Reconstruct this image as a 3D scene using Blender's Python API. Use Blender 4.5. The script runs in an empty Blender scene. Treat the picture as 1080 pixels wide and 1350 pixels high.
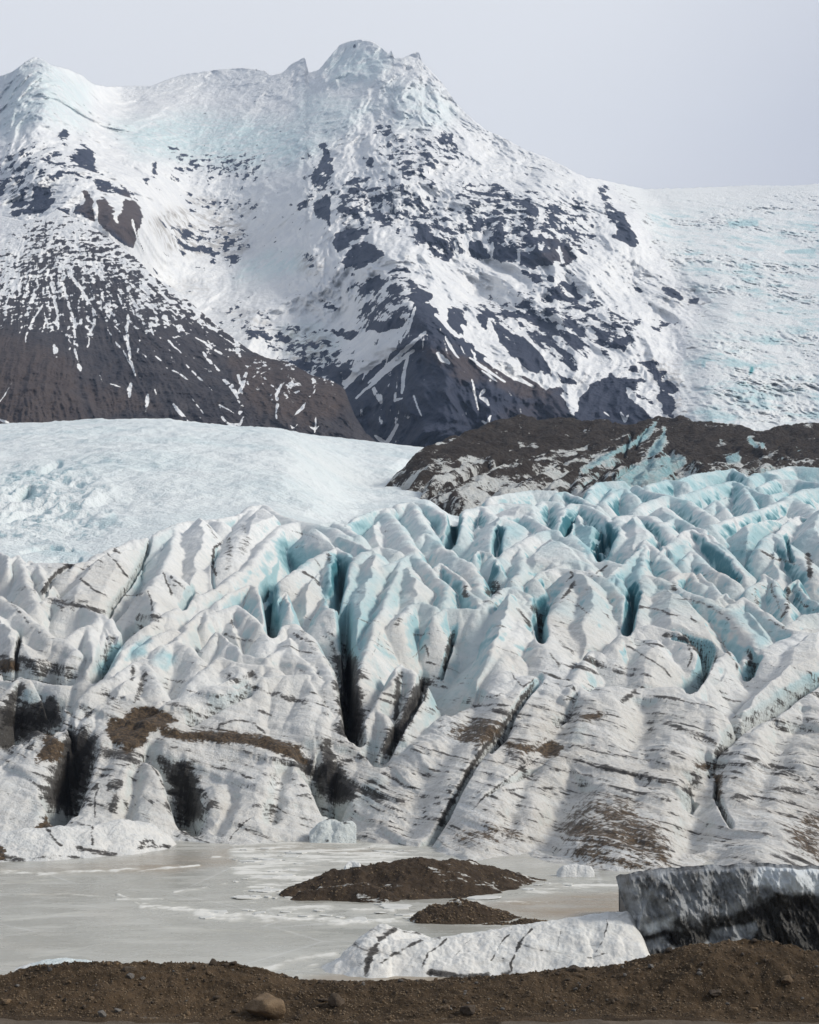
import bpy, bmesh, math, random
import numpy as np
Q = 1.0                      # mesh density (1 = full)
F, CX, HY, H = 2000.0, 540.0, 950.0, 12.0     # focal length in picture units, principal column, horizon row, eye height
rng = random.Random(7)
scene = bpy.context.scene
COL = scene.collection
R = math.radians
f4 = np.float32

# ------------------------------------------------------------------ helpers
def smooth(a, b, x):
    t = np.clip((x - a) / (b - a), 0, 1)
    return t * t * (3 - 2 * t)

_PERM = np.random.RandomState(11).permutation(1024).astype(np.int32)
_GA = np.linspace(0, 2 * np.pi, 64, endpoint=False)
_GX = np.cos(_GA).astype(f4); _GY = np.sin(_GA).astype(f4)
def perlin(x, y, seed=0):
    x = np.asarray(x, f4); y = np.asarray(y, f4)
    xi = np.floor(x); yi = np.floor(y)
    xf = x - xi; yf = y - yi
    xi = xi.astype(np.int32); yi = yi.astype(np.int32)
    u = xf * xf * xf * (xf * (xf * 6 - 15) + 10)
    v = yf * yf * yf * (yf * (yf * 6 - 15) + 10)
    def g(i, j, fx, fy):
        h = _PERM[(_PERM[(i + seed * 57) & 1023] + j + seed * 131) & 1023] & 63
        return _GX[h] * fx + _GY[h] * fy
    a = g(xi, yi, xf, yf); b = g(xi + 1, yi, xf - 1, yf)
    c = g(xi, yi + 1, xf, yf - 1); d = g(xi + 1, yi + 1, xf - 1, yf - 1)
    ab = a + u * (b - a); cd = c + u * (d - c)
    return (ab + v * (cd - ab)) * 1.5

def fbm(x, y, octs=4, seed=0, gain=0.5, lac=2.03):
    s = 0; amp = 1.0; tot = 0
    for o in range(octs):
        s = s + amp * perlin(x, y, seed + o * 3); tot += amp
        x = x * lac + 3.7; y = y * lac + 1.3; amp *= gain
    return s / tot

def ridged(x, y, octs=4, seed=0, gain=0.5, lac=2.05):
    s = 0; amp = 1.0; tot = 0
    for o in range(octs):
        s = s + amp * (1 - np.abs(perlin(x, y, seed + o * 3)) * 1.6); tot += amp
        x = x * lac + 5.1; y = y * lac + 2.9; amp *= gain
    return s / tot

def P(px, py, Y):
    return ((px - CX) / F * Y, Y, H + (HY - py) / F * Y)

def grid_mesh(name, X, Y, Z, mat, attrs=None, mask=None, kind='structure', flip=False):
    """a terrain sheet from arrays (rows, cols)"""
    nr, nc = X.shape
    co = np.stack([X, Y, Z], -1).reshape(-1, 3).astype(f4)
    idx = np.arange(nr * nc, dtype=np.int32).reshape(nr, nc)
    a, b, c, d = idx[:-1, :-1], idx[:-1, 1:], idx[1:, 1:], idx[1:, :-1]
    q = np.stack([a, b, c, d] if not flip else [a, d, c, b], -1).reshape(-1, 4)
    if mask is not None:
        q = q[mask.reshape(-1)]
    return raw_mesh(name, co, q, mat, attrs, kind)

def raw_mesh(name, co, q, mat, attrs=None, kind=None, parent=None):
    used = np.zeros(len(co), bool); used[q.reshape(-1)] = True
    if not used.all():
        remap = np.cumsum(used).astype(np.int32) - 1
        co = co[used]; q = remap[q]
        attrs = {k: np.asarray(v).reshape(-1)[used] for k, v in (attrs or {}).items()}
    me = bpy.data.meshes.new(name)
    n = len(q); k = q.shape[1]
    me.vertices.add(len(co)); me.vertices.foreach_set('co', np.ascontiguousarray(co, f4).reshape(-1))
    me.loops.add(n * k); me.loops.foreach_set('vertex_index', np.ascontiguousarray(q, np.int32).reshape(-1))
    me.polygons.add(n); me.polygons.foreach_set('loop_start', np.arange(0, n * k, k, dtype=np.int32))
    me.polygons.foreach_set('use_smooth', np.ones(n, bool))
    me.update(calc_edges=True)
    for an, av in (attrs or {}).items():
        at = me.attributes.new(an, 'FLOAT', 'POINT')
        at.data.foreach_set('value', np.ascontiguousarray(np.asarray(av).reshape(-1), f4))
    me.materials.append(mat)
    o = bpy.data.objects.new(name, me); COL.objects.link(o)
    if kind: o['kind'] = kind
    if parent is not None: o.parent = parent
    return o

def grid_normals(X, Y, Z):
    pu = np.stack([np.gradient(X, axis=1), np.gradient(Y, axis=1), np.gradient(Z, axis=1)], -1)
    pv = np.stack([np.gradient(X, axis=0), np.gradient(Y, axis=0), np.gradient(Z, axis=0)], -1)
    n = np.cross(pu, pv)
    n /= np.linalg.norm(n, axis=-1, keepdims=True) + 1e-9
    s = np.where(n[..., 2:3] < 0, -1, 1)
    return n * s

def seg_field(px, py, pts, width=None):
    """distance (picture units) of every vertex to a polyline, with the place along it 0..1"""
    best = np.full(px.shape, 1e9, f4); tt = np.zeros(px.shape, f4)
    L = [0.0]
    for (x0, y0), (x1, y1) in zip(pts[:-1], pts[1:]): L.append(L[-1] + math.hypot(x1 - x0, y1 - y0))
    for k, ((x0, y0), (x1, y1)) in enumerate(zip(pts[:-1], pts[1:])):
        dx, dy = x1 - x0, y1 - y0; l2 = dx * dx + dy * dy + 1e-9
        t = np.clip(((px - x0) * dx + (py - y0) * dy) / l2, 0, 1)
        d = np.hypot(px - x0 - t * dx, py - y0 - t * dy)
        m = d < best
        best = np.where(m, d, best); tt = np.where(m, (L[k] + t * math.sqrt(l2)) / L[-1], tt)
    return best, tt

def poly_sdf(px, py, pts):
    """signed distance to a polygon, negative inside"""
    inside = np.zeros(px.shape, bool); best = np.full(px.shape, 1e9, f4)
    n = len(pts)
    for i in range(n):
        x0, y0 = pts[i]; x1, y1 = pts[(i + 1) % n]
        dx, dy = x1 - x0, y1 - y0
        t = np.clip(((px - x0) * dx + (py - y0) * dy) / (dx * dx + dy * dy + 1e-9), 0, 1)
        best = np.minimum(best, np.hypot(px - x0 - t * dx, py - y0 - t * dy))
        if y0 != y1:
            cond = ((y0 > py) != (y1 > py)) & (px < (x1 - x0) * (py - y0) / (y1 - y0) + x0)
            inside ^= cond
    return np.where(inside, -best, best)

def near(px, py, pts, pad):
    xs = [p[0] for p in pts]; ys = [p[1] for p in pts]
    return (px > min(xs) - pad) & (px < max(xs) + pad) & (py > min(ys) - pad) & (py < max(ys) + pad)

# ------------------------------------------------------------------ node helpers
def new_mat(name):
    m = bpy.data.materials.new(name); m.use_nodes = True
    nt = m.node_tree; nt.nodes.clear()
    out = nt.nodes.new('ShaderNodeOutputMaterial')
    b = nt.nodes.new('ShaderNodeBsdfPrincipled')
    nt.links.new(b.outputs[0], out.inputs[0])
    return m, nt, b
class NT:
    def __init__(s, nt): s.nt = nt
    def n(s, t, **kw):
        x = s.nt.nodes.new(t)
        for k, v in kw.items(): setattr(x, k, v)
        return x
    def link(s, a, b): s.nt.links.new(a, b)
    def val(s, sock, v):
        if hasattr(v, 'links'): s.link(v, sock)
        else: sock.default_value = v
    def attr(s, name):
        return s.n('ShaderNodeAttribute', attribute_name=name).outputs['Fac']
    def pos(s): return s.n('ShaderNodeNewGeometry').outputs['Position']
    def objco(s): return s.n('ShaderNodeTexCoord').outputs['Object']
    def noise(s, vec, scale, detail=4, rough=0.55, out='Fac', dist=0.0):
        x = s.n('ShaderNodeTexNoise'); s.link(vec, x.inputs['Vector'])
        x.inputs['Scale'].default_value = scale; x.inputs['Detail'].default_value = detail
        x.inputs['Roughness'].default_value = rough; x.inputs['Distortion'].default_value = dist
        return x.outputs[out]
    def voro(s, vec, scale, out='Distance', feature='F1'):
        x = s.n('ShaderNodeTexVoronoi', feature=feature); s.link(vec, x.inputs['Vector'])
        x.inputs['Scale'].default_value = scale
        return x.outputs[out]
    def math(s, op, a, b=0.0, c=None, clamp=False):
        x = s.n('ShaderNodeMath', operation=op, use_clamp=clamp)
        s.val(x.inputs[0], a); s.val(x.inputs[1], b)
        if c is not None: s.val(x.inputs[2], c)
        return x.outputs[0]
    def ss(s, v, a, b, lo=0.0, hi=1.0):
        x = s.n('ShaderNodeMapRange', interpolation_type='SMOOTHSTEP')
        s.val(x.inputs[0], v); x.inputs[1].default_value = a; x.inputs[2].default_value = b
        x.inputs[3].default_value = lo; x.inputs[4].default_value = hi
        return x.outputs[0]
    def mix(s, f, a, b):
        x = s.n('ShaderNodeMix', data_type='RGBA'); s.val(x.inputs[0], f)
        for sock, v in ((x.inputs[6], a), (x.inputs[7], b)):
            if hasattr(v, 'links'): s.link(v, sock)
            else: sock.default_value = (*v, 1) if len(v) == 3 else v
        return x.outputs[2]
    def scalev(s, vec, v):
        x = s.n('ShaderNodeVectorMath', operation='MULTIPLY'); s.link(vec, x.inputs[0]); x.inputs[1].default_value = v
        return x.outputs[0]
    def bump(s, h, strength, dist, normal=None):
        x = s.n('ShaderNodeBump'); s.link(h, x.inputs['Height'])
        x.inputs['Strength'].default_value = strength; x.inputs['Distance'].default_value = dist
        if normal is not None: s.link(normal, x.inputs['Normal'])
        return x.outputs[0]
def setb(b, **kw):
    for k, v in kw.items(): b.inputs[k.replace('_', ' ')].default_value = v

# ------------------------------------------------------------------ objects
def tag(o, label=None, cat=None, group=None, kind=None):
    if label: o['label'] = label
    if cat: o['category'] = cat
    if group: o['group'] = group
    if kind: o['kind'] = kind
    return o
# ================================================================== GLACIER FRONT (heightfield on a fan of bearings x distances)
WL = [(-200, 1108), (0, 1104), (220, 1113), (330, 1113), (400, 1110), (450, 1098), (500, 1106), (560, 1120), (640, 1136), (720, 1152), (900, 1160), (1300, 1160)]
def wl_row(px): return np.interp(px, [p[0] for p in WL], [p[1] for p in WL])
_PY = np.array([560, 600, 620, 650, 700, 750, 800, 850, 900], float)
_YC = np.array([660, 560, 500, 405, 315, 268, 232, 207, 188], float)
def crestY(px, py):
    """distance of the upper ice surface seen at a bearing and row"""
    w = float(wl_row(px)); yw = F * H / (w - HY)
    if py >= w: return F * H / (py - HY)
    if py >= 900:
        t = (py - 900) / (w - 900)
        return 188 + (yw - 188) * t
    return float(np.interp(py, _PY, _YC))

# crest polylines: (points, front slope, back slope, left slope, right slope, rounding, distance shift)
RIDGES = []
def rg(pts, sf=.62, sb=2.2, sl=1.5, sr=1.1, r=1.0, dy=0.0): RIDGES.append((pts, sf, sb, sl, sr, r, dy))
# --- left wall under the smooth snowfield
rg([(-60, 722), (-20, 726), (0, 729), (9, 734), (13, 748)], .9, 2, 1.5, 2.5, .8)
rg([(12, 737), (22, 732), (31, 740), (37, 772), (50, 800)], .9, 2, 2, 1.5, .6)
rg([(34, 743), (43, 739), (52, 745), (60, 772)], .9, 2, 2, 1.6, .6)
rg([(52, 742), (76, 742), (98, 743), (118, 738), (135, 730), (152, 722), (175, 712), (194, 709)], .62, 2.5, 1.2, 2.4, .8)
rg([(196, 708), (214, 700), (231, 691), (248, 687), (275, 685), (292, 688)], .8, 2.4, 1.6, .8, .8)
rg([(231, 692), (229, 715), (217, 745), (197, 776)], .55, 2, 1.6, .55, .5)
rg([(197, 778), (213, 751), (226, 762)], .7, 2, 1.4, .7, .6)
rg([(197, 778), (203, 806)], .7, 2, 1.5, .8, .6)
rg([(262, 687), (290, 684), (315, 679), (332, 668), (347, 665), (360, 672), (372, 681), (398, 687)], .62, 2.4, 1, 1.5, 1.0)
rg([(332, 672), (322, 700), (300, 735)], .6, 1.5, .8, 1.2, 1.0)
rg([(-40, 775), (0, 786), (25, 802), (50, 824), (72, 841), (88, 843), (97, 856)], .75, 2.2, 1.5, 1.8, 1.2)
rg([(56, 793), (72, 787), (86, 796), (110, 796), (130, 809)], .7, 1.6, 1.5, 1.5, .8)
rg([(88, 846), (105, 832), (117, 825)], .7, 2.2, 1.0, 1.0, .4)
rg([(117, 825), (122, 845), (124, 868)], .9, 2, 1.4, .9, .4)
rg([(124, 822), (134, 809), (143, 814), (148, 835)], .9, 2.2, 1.5, 2.2, .8)
rg([(400, 688), (371, 693), (354, 712), (329, 743), (302, 766), (262, 787), (225, 806), (192, 824)], .55, 1.6, 1.0, 1.7, .8)
rg([(147, 880), (163, 862), (178, 848)], .7, 2, 1.5, 1.0, .5)
rg([(188, 853), (203, 838), (228, 830)], .7, 2, 1.2, 1.0, .5)
rg([(277, 803), (270, 801), (258, 815), (240, 836), (214, 862)], .65, 2, 1.1, 1.5, .5)
rg([(270, 801), (275, 820)], .9, 2.2, 1.3, 1.4, .4)
rg([(276, 811), (293, 802), (312, 798), (330, 810), (345, 824)], .85, 2.4, 1.8, 2.0, .8)
rg([(285, 792), (315, 776), (332, 771), (346, 790), (358, 812), (362, 826)], .8, 2.4, 1.4, 2.2, .6)
rg([(278, 840), (285, 833), (300, 846), (322, 862), (352, 868)], .75, 2, 1.5, 1.5, .6)
rg([(205, 868), (215, 852), (231, 846), (248, 852), (264, 870)], .75, 2.2, 1.6, 1.6, 1.0)
rg([(277, 880), (288, 867), (312, 873), (345, 876), (360, 882)], .55, 2, 1.2, 1.3, .8)
rg([(94, 942), (120, 915), (150, 893), (178, 872), (192, 868)], .75, 2.2, 1.8, .8, .6)
rg([(192, 868), (197, 885), (206, 905)], .75, 2.0, .9, 1.2, .6)
rg([(10, 905), (22, 893), (35, 897), (55, 915), (68, 925)], 1.0, 2.2, 1.6, 1.6, .8)
rg([(-40, 915), (-10, 920), (5, 925)], 1.0, 2.2, 1.6, 1.6, .8)
rg([(68, 927), (80, 923), (90, 930)], 1.1, 2.2, 1.8, 1.6, .5)
rg([(-30, 968), (0, 970), (18, 970), (26, 982)], 1.0, 2.2, 1.6, 1.8, .8)
# --- middle-left blocks with blue clefts
rg([(372, 764), (392, 750), (412, 737), (434, 728)], .95, 2.4, 1.6, 1.6, .8)
rg([(434, 728), (443, 755), (441, 782)], 1.2, 2.5, 1.2, 2.5, .6)
rg([(366, 790), (374, 781), (384, 800)], 1.2, 2.4, 1.8, 1.8, .4)
rg([(372, 694), (392, 688), (415, 690), (440, 696), (456, 706)], 1.0, 2.2, 1.5, 1.0, .8)
rg([(428, 729), (445, 722), (459, 729), (467, 738)], 1.4, 2.2, 1.6, 1.8, .6)
rg([(448, 707), (470, 716), (492, 727)], .7, 2, 1.5, 1.0, .6)
rg([(420, 690), (440, 688), (455, 694), (472, 706)], .8, 2, 1.5, 1.2, .6)
rg([(458, 693), (472, 681), (489, 675), (505, 669), (515, 668)], .85, 2.2, 1.5, 1.8, .6)
rg([(505, 669), (520, 686), (535, 706), (545, 727)], .7, 2, .8, 1.8, .5)
rg([(523, 665), (545, 661), (565, 666), (587, 677), (592, 686)], .75, 2.2, 1.8, 2.2, .6)
rg([(545, 662), (558, 690), (575, 712)], .6, 2, 1.0, 1.0, .8)
# --- the great central buttress
rg([(437, 800), (450, 774), (463, 744), (480, 728), (503, 720), (525, 727)], 1.0, 2.4, 2.0, 1.2, .9)
rg([(503, 748), (530, 738), (546, 728), (558, 741), (575, 757), (589, 774), (585, 795)], 1.0, 2.4, 1.3, 1.6, .7)
rg([(530, 740), (520, 760), (506, 803), (486, 855), (474, 892)], .9, 2, 1.3, 1.1, .7)
rg([(556, 707), (565, 703), (585, 719), (606, 735), (620, 741), (627, 758), (642, 792)], .7, 2.2, 1.3, 1.8, .6)
rg([(573, 747), (581, 743), (602, 756), (613, 768), (626, 790), (638, 803)], .85, 2.2, 1.6, 1.6, .5)
rg([(624, 734), (629, 725), (640, 728), (652, 729), (660, 748)], 1.0, 2.2, 1.6, 1.6, .5)
rg([(655, 733), (687, 716), (708, 703), (722, 698), (742, 700), (760, 712), (787, 733), (815, 743)], .66, 2.2, 1.1, 1.2, 1.0)
rg([(684, 719), (688, 745), (676, 768)], .7, 2, 1.2, .8, .4)
rg([(730, 744), (740, 729), (752, 720), (765, 727), (770, 738)], 1.0, 2.4, 1.4, 1.4, .6)
rg([(599, 692), (608, 674), (635, 667), (650, 682)], .8, 2.2, 2.0, 1.2, .8)
rg([(645, 688), (665, 680), (690, 678), (706, 684), (720, 696)], 1.2, 2.2, 1.4, 1.2, .8)
rg([(640, 668), (665, 663), (695, 664), (704, 674)], .8, 2, 1.2, 1.4, .6)
rg([(701, 678), (715, 661), (735, 662), (743, 671), (741, 690)], .8, 2.2, 1.2, 1.8, .6)
rg([(645, 656), (670, 651), (700, 646), (732, 646)], .9, 2, 1.2, 1.2, .6)
rg([(741, 674), (752, 664), (766, 664), (786, 672), (808, 685)], 1.0, 2.2, 2.0, 1.6, .6)
rg([(732, 651), (743, 648), (762, 655), (788, 669)], .8, 2, 1.2, 1.2, .5)
rg([(774, 657), (780, 641), (790, 635), (822, 634)], .9, 2, 1.6, 1.0, .6)
# --- upper right sea of seracs
rg([(798, 662), (808, 648), (822, 644), (837, 654)], .7, 2, 1.2, 2.0, .6)
rg([(837, 640), (852, 646), (882, 653)], .7, 2, 1.6, 1.0, .5)
rg([(806, 700), (812, 680), (835, 678), (856, 681), (872, 691), (888, 710)], .75, 2.2, 2.2, 1.2, .8)
rg([(838, 672), (855, 660), (882, 653), (905, 659), (936, 680)], .75, 2.2, 1.2, 1.4, .7)
rg([(872, 692), (890, 683), (912, 690), (936, 706), (956, 721)], .8, 2, 1.2, 1.4, .6)
rg([(893, 655), (915, 648), (940, 640), (967, 634)], .85, 2, 1.4, 1.2, .5)
rg([(967, 634), (981, 640), (988, 656), (996, 672)], .75, 2, 1.0, 1.8, .4)
rg([(984, 641), (1000, 648), (1015, 653), (1032, 648)], .9, 2, 1.2, 1.4, .6)
rg([(934, 668), (945, 660), (957, 671)], .9, 2, 1.2, 1.4, .4)
rg([(938, 692), (965, 683), (1000, 673), (1022, 663), (1048, 657), (1066, 665), (1078, 681)], .8, 2.2, 1.0, 1.6, .8)
rg([(1024, 703), (1037, 688), (1052, 680), (1076, 685), (1110, 690)], .66, 2.2, 2.0, 1.0, .6)
rg([(998, 724), (1008, 709), (1017, 703), (1032, 714), (1057, 737), (1066, 748)], .62, 2.2, 2.0, .8, .6)
rg([(852, 641), (880, 632), (902, 634)], .9, 2, 1.2, 1.2, .5)
rg([(895, 633), (915, 625), (945, 621), (966, 618), (988, 631)], .9, 2, 1.2, 1.2, .5)
rg([(985, 630), (1000, 623), (1022, 626)], .9, 2, 1.2, 1.2, .5)
rg([(1000, 641), (1022, 632), (1052, 632), (1100, 639)], .9, 2, 1.2, 1.2, .5)
rg([(1034, 656), (1060, 645), (1110, 640)], .9, 2, 1.2, 1.2, .5)
rg([(1010, 622), (1040, 615), (1110, 618)], .9, 2, 1.2, 1.2, .5)
rg([(880, 722), (900, 702), (912, 698), (926, 705), (946, 720), (961, 731), (976, 749), (984, 762)], .62, 2.2, 2.2, 1.1, .7)
rg([(902, 738), (913, 726), (926, 739), (946, 755), (966, 763)], .7, 2.2, 1.4, 1.2, .4)
rg([(922, 756), (938, 770), (952, 790)], .7, 2, 1.2, 1.4, .4)
rg([(799, 764), (820, 745), (840, 728), (852, 712)], 1.0, 2.2, 1.4, 1.2, .6)
rg([(852, 712), (863, 723), (880, 740), (890, 756)], .9, 2.2, 1.2, 1.1, .5)
rg([(852, 714), (846, 745), (842, 775)], .9, 2, 1.3, 1.4, .5)
rg([(865, 735), (878, 720), (886, 728)], .9, 2.2, 1.2, 1.2, .4)
rg([(803, 768), (809, 758), (816, 770)], 1.2, 2.2, 1.4, 1.4, .3)
# --- dirty white slabs right of the middle
rg([(707, 764), (713, 754), (735, 748), (765, 752), (790, 760), (811, 771), (826, 790), (833, 806)], .6, 2.4, 1.6, 2.4, 1.2)
rg([(765, 752), (742, 785), (724, 818), (714, 850)], .5, 1.6, 1.6, .55, .8)
rg([(724, 754), (738, 745), (755, 740), (772, 744), (783, 757)], 1.0, 2.2, 1.4, 1.4, .8)
rg([(630, 803), (650, 786), (664, 776), (679, 772), (694, 781), (704, 803)], .75, 2.4, 1.2, 1.8, 1.0)
rg([(679, 773), (688, 797), (682, 822), (668, 852), (662, 890)], .5, 1.6, .85, 1.5, .8)
rg([(526, 817), (540, 797), (555, 794), (573, 799)], .9, 2.4, 1.5, 1.6, .8)
rg([(572, 812), (588, 801), (608, 802), (628, 803)], .9, 2.4, 1.6, 1.8, .7)
rg([(836, 805), (845, 772), (851, 758), (870, 761), (886, 771), (905, 780), (930, 790), (960, 806), (985, 834), (1001, 853)], .62, 2.4, 2.2, 1.2, 1.2)
rg([(888, 766), (895, 756), (910, 755), (926, 771)], .9, 2.2, 1.4, 1.4, .5)
rg([(945, 792), (955, 783), (966, 791)], 1.0, 2.2, 1.4, 1.4, .5)
rg([(954, 806), (968, 796), (980, 788), (992, 796), (1012, 810), (1032, 823), (1050, 831)], 1.1, 2.4, 1.2, 1.6, .7)
rg([(985, 778), (998, 770), (1010, 756), (1021, 770), (1035, 790), (1039, 812)], .8, 2.4, 1.2, 1.2, .4)
rg([(1038, 772), (1050, 764), (1066, 790), (1090, 802)], .8, 2.2, 1.6, 1.2, .6)
rg([(1042, 824), (1060, 811), (1100, 808)], .9, 2.2, 1.4, 1.2, .8)
rg([(1046, 838), (1066, 828), (1110, 828)], .9, 2.2, 1.4, 1.2, .8)
rg([(1006, 858), (1035, 842), (1060, 834), (1110, 838)], .5, 2.2, 1.4, .8, 1.5)
rg([(808, 855), (822, 838), (838, 827), (860, 826), (890, 833), (912, 848)], .55, 2.2, 1.3, 2.0, 1.2)
rg([(908, 908), (925, 890), (945, 868), (962, 858)], .6, 1.6, 1.6, 1.4, 1.0)
rg([(757, 897), (770, 870), (779, 858), (792, 860)], .8, 2, 1.2, 1.4, .5)
rg([(780, 925), (800, 907), (850, 904), (900, 907), (930, 926), (945, 960)], .42, 1.6, 1.0, 1.6, 1.5)
rg([(1120, 880), (1085, 897), (1060, 907), (1025, 935), (990, 960)], .42, 1.6, 1.5, .8, 1.2)
# --- lower front lobes
rg([(352, 837), (368, 826), (385, 822), (400, 836), (420, 865), (437, 892), (455, 935), (463, 970)], .6, 2.2, 1.0, 2.0, .9)
rg([(352, 870), (380, 853), (396, 866), (416, 892)], .6, 2.0, 1.0, 1.2, .8)
rg([(306, 905), (345, 894), (380, 890), (402, 889), (412, 907), (427, 932), (446, 962), (466, 987), (490, 1001)], .5, 2.2, 1.0, 1.6, .9)
rg([(470, 982), (480, 955), (489, 940), (497, 932), (505, 941), (512, 970)], 1.3, 2.4, 1.8, 1.8, .6)
rg([(500, 927), (515, 900), (529, 875)], 1.0, 2.4, 1.4, 1.8, .5)
rg([(532, 878), (545, 883), (549, 905), (540, 942), (528, 962)], 1.0, 2.4, 1.8, 1.6, .5)
rg([(488, 1003), (505, 1003), (512, 1012), (522, 1032), (562, 1062)], .7, 1.8, 1.2, .8, .9)
rg([(0, 1008), (30, 985), (60, 957), (88, 936)], .5, 2.0, 1.6, 1.2, .8)
rg([(88, 936), (92, 960), (82, 990), (70, 1020), (65, 1052)], .5, 1.2, .6, 3.0, .6)
rg([(168, 952), (135, 972), (117, 1000), (105, 1030), (86, 1060), (64, 1086)], .5, 1.4, 3.0, .5, .7)
rg([(600, 935), (650, 905), (690, 892), (720, 890), (760, 900)], .35, 1.5, .9, .7, 2.0)
rg([(640, 985), (690, 950), (730, 935), (765, 945)], .38, 1.5, .9, .8, 1.5)
rg([(1000, 990), (1040, 975), (1110, 965)], .35, 1.5, .9, .7, 2.0)

# spines of the lower lobes running down to the water
rg([(88, 936), (62, 985), (42, 1030), (25, 1092)], .45, 1.0, .5, .5, 2.5)
rg([(168, 975), (150, 1020), (135, 1060), (118, 1097)], .45, 1.0, .7, .45, 2.5)
rg([(205, 1000), (198, 1050), (192, 1100)], .45, 1.0, .45, .7, 2.0)
rg([(236, 968), (300, 967), (352, 975), (394, 990), (412, 1012)], .75, .25, .6, .9, .8)
rg([(356, 980), (346, 1020), (332, 1060), (318, 1110)], .45, .8, .50, .55, 3.0)
rg([(400, 1005), (396, 1040), (385, 1080), (380, 1108)], .45, .8, .5, .8, 2.0)
rg([(505, 1005), (522, 1035), (540, 1075), (548, 1114)], .45, .8, 1.1, .38, 1.6)
rg([(664, 885), (632, 935), (592, 990), (560, 1045)], .45, .8, .9, .36, 1.5)
rg([(722, 895), (700, 960), (670, 1030), (640, 1090), (622, 1132)], .4, .8, .6, .4, 2.0)
rg([(674, 967), (695, 950), (722, 960)], .6, .5, .6, .6, 1.5)
rg([(785, 922), (800, 985), (810, 1040), (800, 1130)], .4, .8, .4, .4, 3.0)
rg([(735, 995), (790, 985), (850, 990), (910, 1000), (938, 990)], .55, .3, .5, .8, 1.5)
rg([(990, 962), (985, 1010), (1000, 1060), (1010, 1140)], .4, .8, .6, .4, 2.5)
rg([(900, 935), (885, 985), (868, 1040), (855, 1110)], .4, .8, .4, .5, 3.0)
rg([(120, 940), (150, 925), (175, 915)], .5, 1.5, 1.0, .8, 1.0)
rg([(200, 945), (240, 915), (280, 905), (306, 905)], .6, .8, 1.0, .6, 1.0)
rg([(225, 935), (262, 890), (288, 868)], .55, 1.2, .9, .8, .8)

# clefts carved into the surface: (points, half width px, depth m)
CUTS = []
def cut(pts, w, d): CUTS.append((pts, w, d))
cut([(197, 709), (192, 730), (183, 748), (172, 768), (158, 785), (147, 800), (144, 812)], 2.2, 3.5)
cut([(60, 785), (62, 775), (72, 757), (95, 744)], 2.5, 1.2)
cut([(27, 835), (22, 855), (20, 885)], 2.2, 1.8)
cut([(150, 832), (145, 850), (135, 870), (123, 890)], 7, 7)
cut([(195, 815), (170, 832), (150, 850)], 4, 3)
cut([(245, 785), (252, 778), (240, 800)], 4, 3)
cut([(282, 775), (279, 750), (288, 722)], 1.8, .9)
cut([(360, 830), (356, 800), (352, 775)], 6, 7)
cut([(438, 790), (447, 765), (448, 740)], 7, 7)
cut([(456, 905), (459, 865), (455, 820), (452, 790)], 6, 9)
cut([(466, 965), (460, 930), (456, 900)], 7, 8)
cut([(475, 975), (466, 940)], 5, 6)
cut([(592, 715), (598, 690), (602, 675)], 6, 7)
cut([(655, 728), (656, 705), (660, 690)], 5, 4)
cut([(745, 700), (750, 680)], 5, 5)
cut([(790, 730), (800, 705), (808, 690)], 7, 6)
cut([(715, 840), (711, 815), (716, 795), (705, 800)], 5, 6)
cut([(826, 830), (832, 800), (838, 775)], 5, 7)
cut([(505, 1000), (520, 970), (538, 940), (552, 915), (560, 890)], 4.5, 5)
cut([(580, 900), (590, 865), (600, 830)], 2.2, 2.5)
cut([(910, 905), (925, 885), (932, 860), (925, 850)], 6, 4.5)
cut([(925, 850), (905, 843), (885, 838)], 2.5, 1.5)
cut([(985, 888), (992, 868), (998, 858)], 6, 4)
cut([(955, 975), (985, 950), (1020, 932), (1050, 912), (1080, 892)], 6, 3.2)
cut([(713, 893), (697, 910), (672, 945), (655, 970), (640, 985), (622, 1010), (605, 1040), (588, 1075), (565, 1110), (552, 1120)], 3.4, 3.4)
cut([(720, 995), (690, 1010), (660, 1032), (640, 1050)], 2.0, .7)
cut([(672, 945), (662, 965), (640, 985)], 8, 1.5)
cut([(760, 905), (748, 930), (730, 945)], 4, 1.0)
cut([(945, 1010), (944, 1040), (952, 1065), (965, 1090)], 2.5, 1.5)
cut([(915, 1030), (905, 1045)], 6, 1.6)
cut([(935, 1000), (950, 980), (975, 962)], 3, 1.2)
cut([(106, 975), (98, 1005), (88, 1035), (76, 1066)], 14, 17)
cut([(95, 960), (92, 945)], 3, 2)
cut([(232, 1010), (240, 1040), (248, 1068), (258, 1084)], 12, 9)
cut([(205, 1000), (232, 1020)], 5, 1.2)
cut([(405, 995), (425, 1020), (435, 1045), (446, 1066)], 12, 9)
cut([(440, 1010), (438, 1040)], 5, 2)
cut([(5, 965), (30, 940), (50, 935), (80, 945)], 13, 9)
cut([(640, 905), (600, 960), (562, 1020), (535, 1100)], 20, 1.7)
cut([(760, 910), (735, 960), (690, 1020), (665, 1095)], 15, 1.1)
cut([(850, 915), (846, 950), (820, 985)], 18, 1.5)
cut([(770, 1020), (740, 1060), (715, 1120)], 20, 1.6)
cut([(945, 990), (915, 1050), (905, 1120)], 20, 1.8)
cut([(1045, 945), (1010, 1010), (995, 1060)], 17, 1.2)
cut([(182, 1000), (172, 1050), (163, 1095)], 9, 1.4)
cut([(372, 1000), (362, 1050), (356, 1085)], 10, 1.2)
cut([(310, 1040), (296, 1070), (285, 1100)], 9, .9)
cut([(190, 985), (215, 1000), (240, 1025)], 9, 2.5)
cut([(330, 905), (290, 925), (245, 950)], 7, 1.8)
cut([(5, 885), (25, 876), (60, 885), (100, 890)], 8, 4)
cut([(1045, 740), (1040, 725), (1038, 705)], 2.0, 1.6)

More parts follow.
